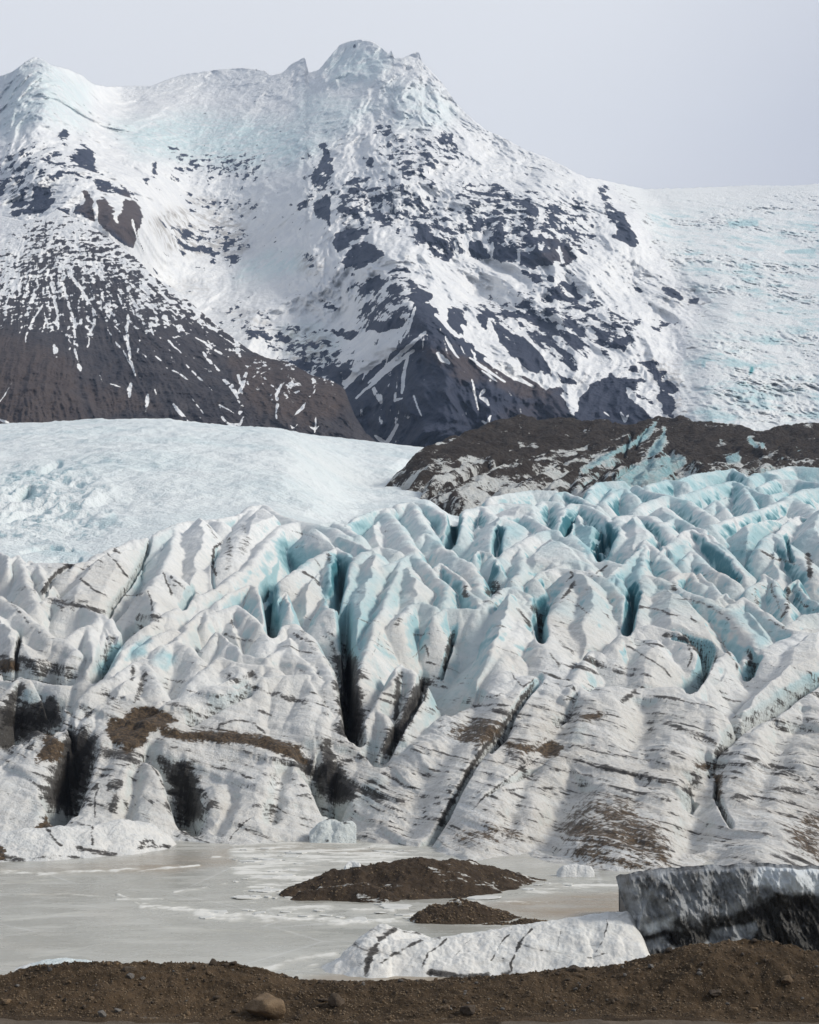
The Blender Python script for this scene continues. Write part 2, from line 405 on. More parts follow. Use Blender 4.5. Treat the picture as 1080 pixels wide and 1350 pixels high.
U0, U1 = -120, 1200
NC = int(1100 * Q); NRW = int(1500 * Q)
ucol = np.linspace(U0, U1, NC)
yrow = 104 * (700 / 104) ** np.linspace(0, 1, NRW)
YY, UU = np.meshgrid(yrow, ucol, indexing='ij')
YY = YY.astype(f4); UU = UU.astype(f4)
XX = (UU - CX) / F * YY
# base: the ideal upper surface, then lowered to the floor of the crevasses
SK = [(-200, 718), (0, 735), (50, 742), (104, 744), (135, 731), (196, 709), (231, 692), (290, 686), (347, 667), (400, 688), (455, 693), (505, 671), (545, 663), (640, 657), (700, 645), (780, 634), (850, 632), (945, 618), (1040, 612), (1300, 612)]
skp = np.interp(ucol, [p[0] for p in SK], [p[1] for p in SK])
SURF = np.zeros_like(YY); YSK = np.zeros(NC)
pys = np.arange(560, 1166, 3.0)
for j in range(NC):
    u = ucol[j]; yc = np.array([crestY(u, p) for p in pys])
    o = np.argsort(yc)
    pr = np.interp(yrow, yc[o], pys[o])
    w = float(wl_row(u)); yw = F * H / (w - HY)
    z = H + (HY - pr) / F * yrow
    z = np.where(yrow < yw, (yrow - yw) * .30, z)
    SURF[:, j] = z; YSK[j] = crestY(u, skp[j])
SPY = HY - (SURF - H) / YY * F                         # row at which the ideal surface is seen
drop = np.interp(SPY, [640, 720, 880, 960, 1050, 1090, 1130], [9, 9, 9, 9, 8.0, 5.0, 1.0]).astype(f4)
drop = drop * (1 + .35 * fbm(XX / 16, YY / 16, 3, 5))
gz = SURF - drop
behind = smooth(2, 22, YY - YSK[None, :])
gz = gz - behind * 40
# irregular edges
wx = XX + 1.0 * fbm(XX / 9, YY / 9, 3, 21) + .16 * fbm(XX / 2.1, YY / 2.1, 2, 25)
wy = YY + 1.0 * fbm(XX / 9, YY / 9, 3, 31) + .16 * fbm(XX / 2.1, YY / 2.1, 2, 35)
OWN = np.full(YY.shape, -1, np.int16)
lnr = math.log(700 / 104)
for ri, (pts, sf, sb, sl, sr, rr, dy) in enumerate(RIDGES):
    W = []
    for (a, b) in pts:
        y = crestY(a, b) + dy
        W.append(P(a, b, y))
    hr_ = ((ri * 7919) % 97) / 97.0; vr_ = ((ri * 104729 + 31) % 89) / 89.0
    rk_ = (.6 + 2.0 * hr_) * (np.mean([w[1] for w in W]) / 220); sf, sb, sl, sr = sf * 1.12, sb * 1.3, sl * (.95 + .8 * vr_), sr * (1.75 - .8 * vr_)
    ys = [w[1] for w in W]; us = [p[0] for p in pts]
    y0, y1 = min(ys) - 45, max(ys) + 22
    du = 30 / min(ys) * F
    i0 = max(0, int(math.log(max(y0, 105) / 104) / lnr * (NRW - 1))); i1 = min(NRW, int(math.log(min(y1, 700) / 104) / lnr * (NRW - 1)) + 2)
    j0 = max(0, int((min(us) - du - U0) / (U1 - U0) * (NC - 1))); j1 = min(NC, int((max(us) + du - U0) / (U1 - U0) * (NC - 1)) + 2)
    if i1 <= i0 or j1 <= j0: continue
    sx = wx[i0:i1, j0:j1]; sy = wy[i0:i1, j0:j1]
    bh = np.full(sx.shape, -1e9, f4)
    for (xa, ya, za), (xb, yb, zb) in zip(W[:-1], W[1:]):
        dx, dyy = xb - xa, yb - ya; l2 = dx * dx + dyy * dyy + 1e-6
        t = np.clip(((sx - xa) * dx + (sy - ya) * dyy) / l2, 0, 1)
        ex = sx - xa - t * dx; ey = sy - ya - t * dyy
        d = np.sqrt(ex * ex + ey * ey) + 1e-4
        c = ey / d; s2 = 1 - c * c
        side = np.where(ex < 0, sl, sr)
        slope = np.where(c < 0, sf, sb) * c * c + side * s2
        rq = rr * rk_
        fall = slope * (np.sqrt(d * d + rq * rq) - rq)
        bh = np.maximum(bh, za + t * (zb - za) - fall)
    cur = gz[i0:i1, j0:j1]
    m = bh > cur
    k = .25
    hh = np.clip(.5 + .5 * (bh - cur) / k, 0, 1)
    gz[i0:i1, j0:j1] = cur * (1 - hh) + bh * hh + k * hh * (1 - hh)
    ow = OWN[i0:i1, j0:j1]; ow[m] = ri

# broad blocks between the clefts: outline as seen, lift of the crown, fall of the front
BLOCKS = [
 ([(60, 790), (75, 760), (100, 746), (150, 725), (193, 712), (184, 745), (152, 798), (140, 808)], 1.6, 3), ([(201, 712), (230, 694), (222, 730), (200, 770), (168, 795), (156, 790)], .8, 3), ([(233, 695), (260, 689), (290, 691), (304, 710), (294, 745), (262, 775), (226, 790), (208, 775), (219, 745)], 2.2, 3.5), ([(300, 692), (345, 668), (372, 683), (392, 691), (362, 702), (343, 730), (302, 756), (292, 742)], 2.0, 3),
 ([(-30, 788), (25, 806), (72, 844), (95, 858), (100, 882), (30, 878), (-30, 866)], 2.0, 3), ([(102, 841), (117, 828), (122, 850), (117, 880), (106, 870)], 1.2, 2.5), ([(372, 697), (353, 716), (329, 746), (300, 769), (256, 796), (207, 833), (232, 836), (286, 792), (334, 766), (346, 746), (366, 722)], 1.2, 1.5), ([(282, 809), (312, 801), (343, 823), (341, 842), (300, 838), (281, 830)], 1.8, 3), ([(207, 866), (230, 849), (262, 868), (256, 886), (211, 890)], 1.6, 3), ([(284, 872), (352, 873), (360, 890), (310, 903), (268, 900)], 1.4, 2.5),
 ([(373, 767), (430, 733), (440, 760), (430, 788), (410, 815), (376, 812)], 1.8, 3.5), ([(405, 691), (450, 701), (490, 729), (470, 736), (440, 723), (400, 714), (376, 701)], 1.2, 3), ([(470, 686), (505, 672), (544, 728), (520, 720), (482, 722), (463, 702)], 1.4, 3), ([(526, 669), (565, 669), (589, 690), (587, 714), (560, 704), (541, 700)], 1.6, 3),
 ([(466, 742), (503, 725), (528, 736), (504, 800), (480, 868), (468, 898), (456, 840), (444, 800)], 1.4, 2.5), ([(510, 748), (546, 732), (587, 775), (583, 800), (560, 796), (530, 820), (507, 868), (492, 860), (512, 800)], 1.6, 3), ([(560, 709), (605, 737), (624, 760), (638, 793), (615, 770), (582, 745)], 1.0, 2.5), ([(580, 750), (609, 766), (631, 798), (602, 800), (590, 780)], 1.2, 2.5),
 ([(658, 735), (722, 701), (760, 715), (810, 744), (780, 760), (726, 748), (706, 775), (682, 770)], 2.2, 3), ([(602, 696), (635, 670), (648, 686), (700, 684), (718, 699), (690, 714), (656, 728), (640, 728), (612, 720)], 1.8, 3), ([(642, 671), (700, 666), (735, 665), (741, 690), (722, 691), (700, 677), (660, 680)], 1.4, 3), ([(746, 673), (765, 667), (805, 687), (795, 714), (776, 730), (762, 705)], 1.6, 3), ([(811, 685), (855, 683), (886, 711), (860, 720), (832, 734), (814, 728), (804, 715)], 1.6, 3), ([(802, 762), (850, 717), (887, 757), (878, 770), (850, 762), (838, 798), (822, 790)], 1.4, 3),
 ([(711, 764), (765, 754), (812, 773), (831, 807), (814, 848), (770, 858), (728, 853), (722, 820), (746, 786)], 2.4, 3), ([(640, 802), (680, 776), (701, 804), (694, 840), (680, 880), (622, 908), (584, 923), (602, 880), (626, 840)], 2.4, 2), ([(841, 801), (852, 762), (905, 782), (960, 808), (999, 855), (985, 868), (930, 844), (882, 834), (848, 829)], 2.2, 3), ([(814, 856), (840, 830), (905, 847), (922, 870), (903, 903), (850, 905), (792, 904), (802, 880)], 2.2, 2.5), ([(908, 906), (946, 866), (962, 862), (978, 885), (940, 914)], 1.4, 2), ([(1007, 862), (1060, 837), (1120, 840), (1120, 882), (1060, 902), (1010, 936), (964, 958), (948, 930), (990, 892)], 2.4, 2),
 ([(915, 702), (960, 732), (984, 764), (960, 764), (922, 731), (908, 708)], 1.2, 3), ([(1001, 724), (1018, 707), (1063, 748), (1040, 764), (1001, 759), (988, 750)], 1.6, 3), ([(1030, 701), (1052, 684), (1120, 690), (1120, 760), (1072, 744), (1042, 711)], 1.8, 3), ([(841, 671), (882, 657), (934, 681), (924, 699), (890, 690), (862, 680)], 1.5, 3), ([(946, 691), (1000, 677), (1048, 661), (1074, 680), (1050, 681), (1022, 699), (990, 714), (962, 714)], 1.6, 3), ([(896, 658), (966, 638), (989, 670), (950, 664), (920, 664)], 1.4, 3), ([(960, 808), (982, 792), (1046, 833), (1038, 854), (1006, 857), (986, 836)], 1.4, 3), ([(992, 776), (1010, 760), (1034, 800), (1034, 814), (1007, 795)], 1.0, 3), ([(776, 660), (790, 639), (822, 639), (834, 655), (810, 664)], 1.2, 3),
 ([(97, 944), (178, 876), (193, 874), (203, 905), (188, 925), (140, 950), (112, 964)], 1.6, 2), ([(357, 842), (385, 826), (418, 866), (453, 938), (460, 966), (440, 960), (405, 890), (362, 870)], 1.6, 1.5), ([(208, 928), (262, 896), (306, 882), (343, 894), (305, 905), (252, 938)], 1.4, 1.5), ([(12, 906), (35, 901), (65, 929), (60, 944), (26, 940)], 1.4, 2)]
for bi, (pts, lift, fr) in enumerate(BLOCKS):
    y_ = [crestY(a, b) for a, b in pts]; wp = [((a - CX) / F * y, y) for (a, b), y in zip(pts, y_)]
    y0, y1 = min(y_) - 6, max(y_) + 6; us = [p[0] for p in pts]; du = 6 / min(y_) * F
    i0 = max(0, int(math.log(max(y0, 105) / 104) / lnr * (NRW - 1))); i1 = min(NRW, int(math.log(y1 / 104) / lnr * (NRW - 1)) + 2)
    j0 = max(0, int((min(us) - du - U0) / (U1 - U0) * (NC - 1))); j1 = min(NC, int((max(us) + du - U0) / (U1 - U0) * (NC - 1)) + 2)
    sx, sy = wx[i0:i1, j0:j1], wy[i0:i1, j0:j1]
    sdist = -poly_sdf(sx, sy, wp); k_ = np.mean(y_) / 220
    din = np.clip(sdist / (4.6 * k_ * (.75 + .5 * ((bi * 37) % 11) / 11)), 0, 1); tr = np.clip((SPY[i0:i1, j0:j1] - min(p[1] for p in pts)) / (max(p[1] for p in pts) - min(p[1] for p in pts)), 0, 1)
    tilt = ((bi * 7919) % 13 - 6) / 6 * .17
    hb = SURF[i0:i1, j0:j1] - 2.6 * k_ + (lift + 2.3) * k_ * (.72 * din + .28 * (1 - (1 - din) ** 2)) + .5 * k_ * (fbm(sx / 11, sy / 15, 2, 70 + bi) * 2) - fr * 1.5 * k_ * tr ** 1.6 + tilt * (sx - np.mean([p[0] for p in wp])) - np.maximum(-sdist, 0) * 6
    cur = gz[i0:i1, j0:j1]; m = hb > cur
    hh = np.clip(.5 + .5 * (hb - cur) / .5, 0, 1)
    gz[i0:i1, j0:j1] = cur * (1 - hh) + hb * hh + .5 * hh * (1 - hh)
    OWN[i0:i1, j0:j1][m] = len(RIDGES) + bi
# medium and small relief of the ice
facing = np.clip((gz - (SURF - drop)) / 6, 0, 1)
gz += .20 * fbm(XX / 6.5, YY / 6.5, 3, 41) * (YY / 200) ** .5
lowz = smooth(860, 980, SPY)
gz += lowz * (1.0 * fbm(XX / 13, YY / 26, 3, 43) + .5 * (ridged(XX / 6, YY / 14, 3, 47) - .5))
gz += .20 * (ridged(XX / 2.6 + .3 * YY / 2.6, YY / 4.5, 3, 51) - .5)
_sx = gz + .32 * (XX + .2 * YY) + 1.6 * fbm(XX / 22, YY / 22, 3, 111)
_wx = XX + 2.5 * fbm(XX / 12, YY / 12, 2, 44); _wy = YY + 2.5 * fbm(XX / 12, YY / 12, 2, 46)
gz += (.26 + .2 * lowz) * (ridged((_wx + .35 * _wy) / 13, (_wy - .3 * _wx) / 18, 3, 48, .42) - .55)
_q = _sx / 3.4 + .5 * fbm(XX / 15, YY / 15, 2, 49); _fr = _q - np.floor(_q)
gz -= (.12 + .38 * smooth(820, 940, SPY)) * smooth(0, 1, _fr) * smooth(1.0, .86, _fr) * smooth(-.1, .3, fbm(XX / 20, YY / 20, 2, 52)) * smooth(560, 760, SPY)
gz += (.10 + .22 * lowz) * fbm(_sx / 1.7, (XX - .6 * gz) / 26, 3, 121, .6)
PYV = HY - (gz - H) / YY * F
PXV = UU + 2.0 * fbm(XX / 5, YY / 5, 3, 61); PYW = PYV + 2.0 * fbm(XX / 5, YY / 5, 3, 65)
cutmask = np.zeros_like(YY)
for pts, w, d in CUTS:
    # only where the cleft is really seen: near the ideal surface distance
    m = near(PXV, PYW, pts, w * 3) & (np.abs(YY - np.interp(SPY, _PY, _YC)) < 1e9)
    ii = np.nonzero(m)
    if len(ii[0]) == 0: continue
    dd, tt = seg_field(PXV[ii], PYW[ii], pts)
    yref = np.interp(tt, np.linspace(0, 1, len(pts)), [crestY(a, b) for a, b in pts])
    ok = np.abs(YY[ii] - yref) < 26
    g = np.exp(-(dd / w) ** 2) * smooth(0, .08, tt + .03) * smooth(1.03, .92, tt) * ok
    gz[ii] -= d * g
    cutmask[ii] = np.maximum(cutmask[ii], g * (.25 if w >= 9 and d < 3 else 1))
gz += .06 * fbm(XX / .9, YY / .9, 2, 71)
GN = grid_normals(XX, YY, gz)
PYV = HY - (gz - H) / YY * F
# ------------------------------------------------------------------ what lies on the ice: moraine dirt, bands, fresh blue walls, painted shade
EARTH = [  # polygons of brown earth (picture rows/columns of the place), softness, strength
 ([(178, 933), (205, 934), (233, 948), (218, 956), (197, 966), (189, 981), (167, 993), (150, 980), (139, 962), (147, 948), (165, 948)], 5, 1.0),
 ([(205, 950), (240, 965), (300, 965), (356, 973), (395, 985), (406, 1008), (388, 1000), (350, 985), (300, 978), (240, 976), (215, 970)], 4, .95),
 ([(62, 965), (76, 972), (86, 982), (79, 1002), (44, 1004), (55, 987)], 5, .9),
 ([(604, 950), (640, 945), (668, 947), (656, 972), (640, 985), (625, 990), (590, 968)], 7, .62),
 ([(662, 974), (690, 980), (723, 972), (714, 990), (690, 1000), (672, 990)], 6, .6),
 ([(706, 988), (726, 977), (744, 986), (735, 996), (718, 999)], 3, 1.0),
 ([(765, 944), (790, 938), (800, 944), (775, 950)], 3, .8),
 ([(745, 1062), (790, 1046), (835, 1052), (868, 1082), (888, 1110), (892, 1148), (800, 1150), (752, 1140), (738, 1100)], 14, .56),
 ([(598, 1100), (640, 1082), (690, 1090), (690, 1112), (600, 1118)], 10, .5),
 ([(850, 1120), (885, 1105), (892, 1142), (840, 1140)], 13, .5),
 ([(755, 1125), (800, 1118), (805, 1145), (758, 1145)], 13, .5),
 ([(1035, 1085), (1065, 1078), (1090, 1075), (1090, 1140), (1055, 1130)], 12, .6),
 ([(42, 1098), (60, 1075), (70, 1090), (62, 1108)], 4, .9),
 ([(915, 1005), (945, 1008), (935, 1016), (918, 1014)], 4, .8),
 ([(938, 1018), (955, 1018), (952, 1050), (945, 1055)], 4, .7),
 ([(-20, 870), (20, 870), (30, 884), (-20, 890)], 5, .9),
]
SILT_AND_SHADE = [  # dark silt, cracks, and hole shadows painted black: lines, half width, strength
 ([(232, 1005), (242, 1035), (250, 1065), (262, 1085)], 12, 1.5), ([(205, 998), (228, 1015), (245, 1050)], 5, .8),
 ([(385, 985), (408, 1008), (425, 1035), (440, 1060)], 7, .95), ([(425, 1005), (446, 1040), (445, 1062)], 13, 1.5),
 ([(424, 975), (436, 1000), (440, 1018)], 6, .85), ([(440, 1005), (470, 1000), (492, 1000)], 3, .6),
 ([(455, 860), (462, 910), (464, 960), (470, 985)], 10, 1.4), ([(436, 840), (446, 880), (455, 915)], 4, .7), ([(443, 860), (450, 900)], 4, .7),
 ([(505, 1000), (520, 970), (538, 940), (552, 915), (565, 890)], 6, 1.3), ([(527, 885), (524, 925), (520, 960)], 3, .95), ([(587, 880), (590, 858), (600, 830)], 3, .9),
 ([(108, 965), (98, 1010), (88, 1040), (74, 1072)], 15, 1.7),
 ([(-5, 945), (20, 955), (55, 945), (85, 940)], 15, 1.4), ([(-5, 985), (15, 965), (50, 960)], 12, 1.0), ([(30, 900), (18, 920), (10, 945)], 6, .9),
 ([(-5, 868), (30, 872), (60, 880), (105, 890)], 6, .8), ([(27, 838), (22, 858), (20, 885)], 2.5, .9), ([(150, 832), (145, 850), (130, 885)], 5, .5),
 ([(55, 787), (60, 775), (70, 760), (85, 748), (103, 743)], 2.6, 1.0), ([(68, 790), (85, 795), (110, 799), (135, 806), (146, 812)], 2.6, .85),
 ([(150, 722), (155, 728), (160, 732)], 2, .8), ([(140, 727), (150, 738), (160, 750), (170, 765)], 1.4, .8), ([(103, 760), (125, 778), (145, 788)], 1.6, .8), ([(128, 738), (140, 745)], 1.4, .7), ([(115, 744), (120, 752)], 1.5, .7),
 ([(197, 709), (192, 730), (183, 748), (172, 768), (158, 785), (147, 800), (144, 812)], 1.4, .9),
 ([(270, 690), (280, 700), (290, 712)], 1.4, .6), ([(295, 712), (283, 722), (280, 742), (286, 765)], 1.8, .95), ([(300, 705), (303, 725), (300, 755)], 4, .5), ([(318, 700), (322, 715), (320, 735)], 6, .45), ([(316, 690), (325, 703)], 5, .5),
 ([(214, 752), (222, 770), (226, 790)], 1.5, .8), ([(222, 757), (240, 772), (248, 780)], 1.5, .7), ([(196, 778), (200, 800), (205, 808)], 1.3, .8), ([(178, 815), (195, 815), (215, 815)], 5, .6), ([(155, 785), (178, 786), (195, 780)], 1.0, .7),
 ([(60, 795), (75, 790), (95, 800)], 3, .6), ([(78, 795), (82, 808)], 3, .6), ([(90, 795), (97, 808)], 2.5, .6), ([(0, 785), (20, 800), (45, 830), (75, 845)], 2, .4),
 ([(397, 752), (412, 760), (425, 775)], 1.6, .8), ([(415, 735), (425, 752)], 1.2, .5), ([(375, 697), (400, 704), (425, 712)], 1.3, .6), ([(432, 730), (436, 745)], 3, .6),
 ([(306, 815), (307, 830)], 2, .7), ([(292, 835), (320, 843), (345, 846)], 2.2, .6), ([(385, 836), (400, 842)], 2, .7), ([(395, 830), (410, 848), (420, 862)], 3, .5),
 ([(343, 893), (310, 898), (290, 895)], 4, .45), ([(335, 885), (320, 900)], 4, .6), ([(303, 885), (300, 900)], 3, .5), ([(178, 875), (172, 900)], 2.5, .8), ([(192, 880), (185, 905), (178, 930)], 3, .7),
 ([(130, 905), (150, 918), (170, 925)], 5, .45), ([(100, 930), (120, 940), (110, 955)], 3, .7),
 ([(320, 900), (345, 910), (375, 918), (400, 925), (420, 935)], 2.6, .55), ([(265, 920), (300, 915), (330, 925)], 1.6, .5), ([(285, 970), (290, 955), (310, 950), (335, 955), (355, 972)], 1.8, .8), ([(340, 935), (360, 945)], 2, .7), ([(262, 955), (285, 962)], 2, .6),
 ([(300, 1030), (330, 1035), (370, 1030)], 3, .4), ([(330, 1060), (360, 1065), (372, 1058)], 3, .5), ([(390, 1050), (415, 1047)], 2, .6), ([(300, 1110), (315, 1090), (338, 1072)], 1.1, .8), ([(124, 1080), (127, 1050), (130, 1035)], 1.5, .8), ([(148, 1075), (152, 1050), (155, 1035)], 4, .6), ([(165, 1080), (168, 1050)], 3, .4), ([(140, 1035), (165, 1035)], 5, .7), ([(130, 1000), (165, 990), (190, 1000)], 4, .6), ([(195, 1000), (215, 1035), (225, 1045)], 1.3, .7), ([(215, 1060), (235, 1072), (250, 1085)], 5, .45), ([(260, 1085), (240, 1100), (275, 1105)], 5, .5), ([(40, 1010), (55, 1030), (60, 1060)], 3, .4),
 ([(713, 893), (697, 910), (672, 945), (655, 970), (640, 985), (622, 1010), (605, 1040), (588, 1075), (565, 1110)], 2.4, 1.0),
 ([(720, 995), (690, 1010), (660, 1032), (640, 1050), (615, 1075)], 1.2, .8), ([(705, 893), (702, 898), (690, 905), (680, 895), (672, 883)], 1.2, .8),
 ([(620, 932), (650, 928), (675, 930)], 1.4, .9), ([(635, 920), (660, 915), (682, 922)], 1.0, .7), ([(620, 950), (660, 948)], 3, .5), ([(570, 960), (600, 955), (640, 990)], 7, .35),
 ([(740, 1000), (780, 1006), (830, 1018), (880, 1028), (915, 1032)], 2.2, .7), ([(712, 1012), (760, 1020), (820, 1035)], 2.2, .65), ([(780, 990), (810, 997), (860, 1000), (905, 1000)], 2, .5), ([(640, 1060), (680, 1062), (720, 1068)], 2, .5), ([(760, 1030), (830, 1045), (900, 1050)], 2.4, .4), ([(650, 1042), (700, 1038), (740, 1040)], 1.2, .5),
 ([(660, 985), (700, 1005), (730, 1008)], 5, .5), ([(745, 955), (755, 940), (765, 935)], 4, .5), ([(720, 925), (760, 922), (790, 925)], 1.6, .5), ([(752, 905), (770, 920)], 1, .7), ([(730, 900), (745, 905), (755, 903), (768, 925)], 1.0, .8),
 ([(840, 908), (830, 920), (815, 928)], 2.5, .8), ([(835, 912), (845, 916)], 2, .7), ([(870, 952), (900, 962), (930, 972), (945, 978)], 2.4, .7), ([(880, 960), (910, 962)], 2, .4), ([(855, 950), (862, 970)], 5, .4),
 ([(955, 975), (985, 950), (1020, 932), (1050, 915), (1085, 895)], 4, .55), ([(942, 1015), (945, 1040), (952, 1065), (966, 1092)], 2.2, .95), ([(905, 1048), (915, 1032), (925, 1025)], 6, .75), ([(945, 998), (960, 985)], 4, .7),
 ([(1010, 1005), (1035, 1015), (1055, 1015)], 3, .7), ([(1015, 1038), (1045, 1040), (1072, 1050)], 3, .7), ([(975, 1000), (1000, 1008), (1040, 1018), (1085, 1035)], 3, .5), ([(960, 1050), (1000, 1052), (1050, 1060)], 3, .5), ([(1040, 945), (1080, 955)], 9, .3), ([(985, 935), (1040, 960), (1080, 965)], 8, .3),
 ([(838, 798), (845, 800), (870, 805), (895, 812)], 1.6, .85), ([(893, 789), (905, 790), (925, 795), (945, 805), (965, 820)], 1.4, .7), ([(910, 810), (918, 822)], 1.2, .7), ([(870, 837), (900, 840), (915, 852), (930, 870), (925, 890)], 2.6, .8), ([(905, 845), (912, 865), (905, 885)], 2, .7), ([(822, 850), (850, 865), (880, 885), (893, 902)], 1.3, .75), ([(845, 845), (865, 855)], 1.2, .6), ([(945, 860), (940, 880), (930, 895)], 1.5, .6), ([(985, 855), (990, 868), (985, 880)], 3, .8), ([(950, 845), (970, 875), (975, 890)], 1.5, .6), ([(760, 765), (745, 785), (738, 795)], 2.2, .8), ([(745, 790), (765, 800), (780, 815)], 1.2, .6), ([(735, 845), (750, 855), (758, 868)], 2.2, .6), ([(725, 860), (740, 880)], 2, .5), ([(790, 800), (815, 825), (820, 840)], 1.2, .5), ([(700, 795), (712, 815), (711, 845)], 3, .8), ([(680, 800), (692, 815), (700, 830)], 2.2, .7), ([(645, 825), (670, 828)], 1.2, .6), ([(612, 770), (614, 790)], 2.6, .95), ([(648, 765), (655, 775), (640, 785)], 5, .7), ([(1000, 725), (1025, 738), (1060, 745)], 1.4, .8), ([(1063, 727), (1068, 745), (1068, 765)], 2.4, .9), ([(1040, 770), (1038, 800), (1030, 820)], 2.5, .7), ([(1015, 765), (1025, 795), (1035, 815)], 2, .6), ([(995, 775), (1000, 800)], 3, .5), ([(1045, 785), (1065, 800), (1085, 812)], 1.5, .7), ([(1010, 815), (1040, 832)], 1.5, .6), ([(888, 770), (890, 780)], 3, .7), ([(750, 752), (755, 758), (745, 770)], 1.5, .8), ([(785, 757), (795, 750), (803, 745)], 1.5, .7),
 ([(415, 870), (425, 905), (432, 950)], 3, .35), ([(560, 870), (575, 878), (585, 870)], 2, .5), ([(543, 838), (560, 835), (575, 838)], 1.5, .7), ([(540, 870), (560, 850), (565, 870)], 1.5, .7), ([(490, 870), (500, 840), (510, 815)], 1.5, .4), ([(520, 830), (530, 815)], 3, .6),
]
BLUEZ = [  # fresh blue ice, and blue shade painted on left faces, polygons, softness, strength
 ([(198, 712), (230, 692), (228, 715), (214, 748), (195, 770), (175, 790), (160, 790), (185, 750)], 6, .30),
 ([(360, 712), (400, 715), (410, 745), (385, 752), (375, 750)], 5, .7), ([(345, 770), (365, 768), (372, 800), (368, 828), (355, 830)], 5, .9), ([(435, 730), (452, 735), (446, 775), (428, 800), (425, 780)], 5, .95), ([(448, 735), (466, 730), (455, 760)], 4, .8), ([(458, 690), (480, 683), (490, 695), (470, 700)], 3, .7), ([(518, 668), (530, 672), (540, 700), (530, 700)], 4, .5),
 ([(440, 800), (465, 745), (500, 760), (500, 800), (480, 860), (465, 900), (450, 850)], 9, .55), ([(500, 740), (545, 735), (540, 790), (520, 810), (500, 800)], 10, .4),
 ([(590, 715), (598, 680), (606, 678), (600, 715)], 4, 1.0), ([(640, 725), (650, 690), (690, 690), (700, 700), (660, 730)], 8, .6), ([(575, 745), (595, 760), (590, 800), (580, 805), (585, 775)], 5, .5), ([(742, 700), (748, 672), (760, 668), (752, 703)], 4, .9), ([(755, 700), (770, 690), (806, 690), (795, 725), (775, 735)], 7, .8), ([(792, 732), (808, 690), (818, 695), (812, 725), (800, 745)], 5, .7), ([(774, 655), (785, 640), (815, 640), (800, 660)], 6, .6),
 ([(800, 765), (850, 720), (848, 760), (838, 800), (825, 790)], 8, .6), ([(828, 780), (845, 770), (840, 800), (832, 806)], 4, .6), ([(880, 725), (905, 715), (905, 745), (890, 750)], 6, .7), ([(955, 720), (1000, 690), (1020, 700), (990, 740), (975, 740)], 8, .7), ([(965, 725), (1000, 750), (1005, 765), (985, 760)], 5, .5), ([(984, 645), (1000, 655), (996, 675)], 5, .7), ([(1000, 660), (1035, 650), (1030, 665), (1000, 672)], 6, .4), ([(895, 660), (905, 658), (912, 680), (900, 685)], 4, .8), ([(955, 806), (982, 795), (1040, 832), (1000, 856), (985, 830)], 7, .5), ([(925, 905), (960, 862), (965, 880), (945, 905)], 5, .3), ([(700, 780), (712, 790), (712, 840), (700, 820)], 4, .6), ([(1020, 920), (1060, 890), (1065, 905), (1035, 930)], 5, .5), ([(1075, 780), (1090, 770), (1090, 790)], 3, .7),
 ([(165, 870), (180, 845), (200, 840), (190, 865)], 5, .7), ([(195, 870), (215, 855), (235, 870), (220, 885)], 5, .5), ([(125, 885), (150, 850), (165, 850), (140, 890)], 5, .7), ([(15, 900), (60, 915), (68, 945), (30, 950)], 6, .3), ([(90, 935), (110, 920), (115, 950), (95, 955)], 5, .35),
 ([(485, 1020), (510, 1025), (500, 1065), (460, 1070), (455, 1060)], 6, .45), ([(422, 1065), (450, 1062), (448, 1090), (425, 1092)], 4, .5), ([(470, 960), (500, 975), (505, 995), (475, 995)], 5, .5), ([(525, 960), (545, 945), (545, 985), (520, 1000)], 6, .45), ([(560, 900), (640, 860), (660, 870), (600, 930), (560, 960)], 12, .35), ([(170, 1050), (205, 1055), (205, 1085), (170, 1085)], 6, .25), ([(40, 1055), (60, 1060), (60, 1080), (38, 1075)], 5, .4), ([(755, 960), (775, 950), (770, 985), (750, 985)], 5, .4),
 ([(640, 790), (670, 785), (672, 820), (630, 870), (600, 900), (590, 870)], 10, .3),
]
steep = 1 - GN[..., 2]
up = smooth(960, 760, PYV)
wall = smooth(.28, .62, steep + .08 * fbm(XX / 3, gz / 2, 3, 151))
dirt = np.zeros_like(YY); earth = np.zeros_like(YY); blue = np.zeros_like(YY)
vis = (PYV > 560) & (PYV < 1200)
jx = 3.0 * fbm(XX / 7, gz / 4 + YY / 11, 3, 81) + 1.2 * fbm(XX / 1.6, gz / 1.2 + YY / 3, 2, 85)
jy = 3.0 * fbm(XX / 7, gz / 4 + YY / 11, 3, 91) + 1.2 * fbm(XX / 1.6, gz / 1.2 + YY / 3, 2, 95)
qx = UU + jx; qy = PYV + jy
speck = fbm(XX / 1.1, gz / .7 + YY / 2.2, 3, 101)
sx_ = gz + .32 * (XX + .2 * YY) + 1.6 * fbm(XX / 22, YY / 22, 3, 111)
streak = fbm(sx_ / .38, (XX - .6 * gz) / 4.5, 4, 105, .65)
brk = fbm(XX / 2.6, gz / 1.7 + YY / 5, 4, 107, .62)
_ns = 1 - .85 * smooth(.45, .8, steep)
streak = streak * _ns; brk = brk * _ns; speck = speck * _ns
def at_place(pts, pad):
    m = near(qx, qy, pts, pad)
    yy = [crestY(a, b) for a, b in pts]
    m &= (YY > min(yy) - 30) & (YY < max(yy) + 30)
    return np.nonzero(m)
for pts, s, st in EARTH:
    ii = at_place(pts, 14)
    if len(ii[0]) == 0: continue
    sd = poly_sdf(qx[ii], qy[ii], pts)
    v = st * smooth(s * 2.2, -s * 1.8, sd)
    v = v * (.98 + .5 * brk[ii] + .3 * streak[ii])
    earth[ii] = np.maximum(earth[ii], v)
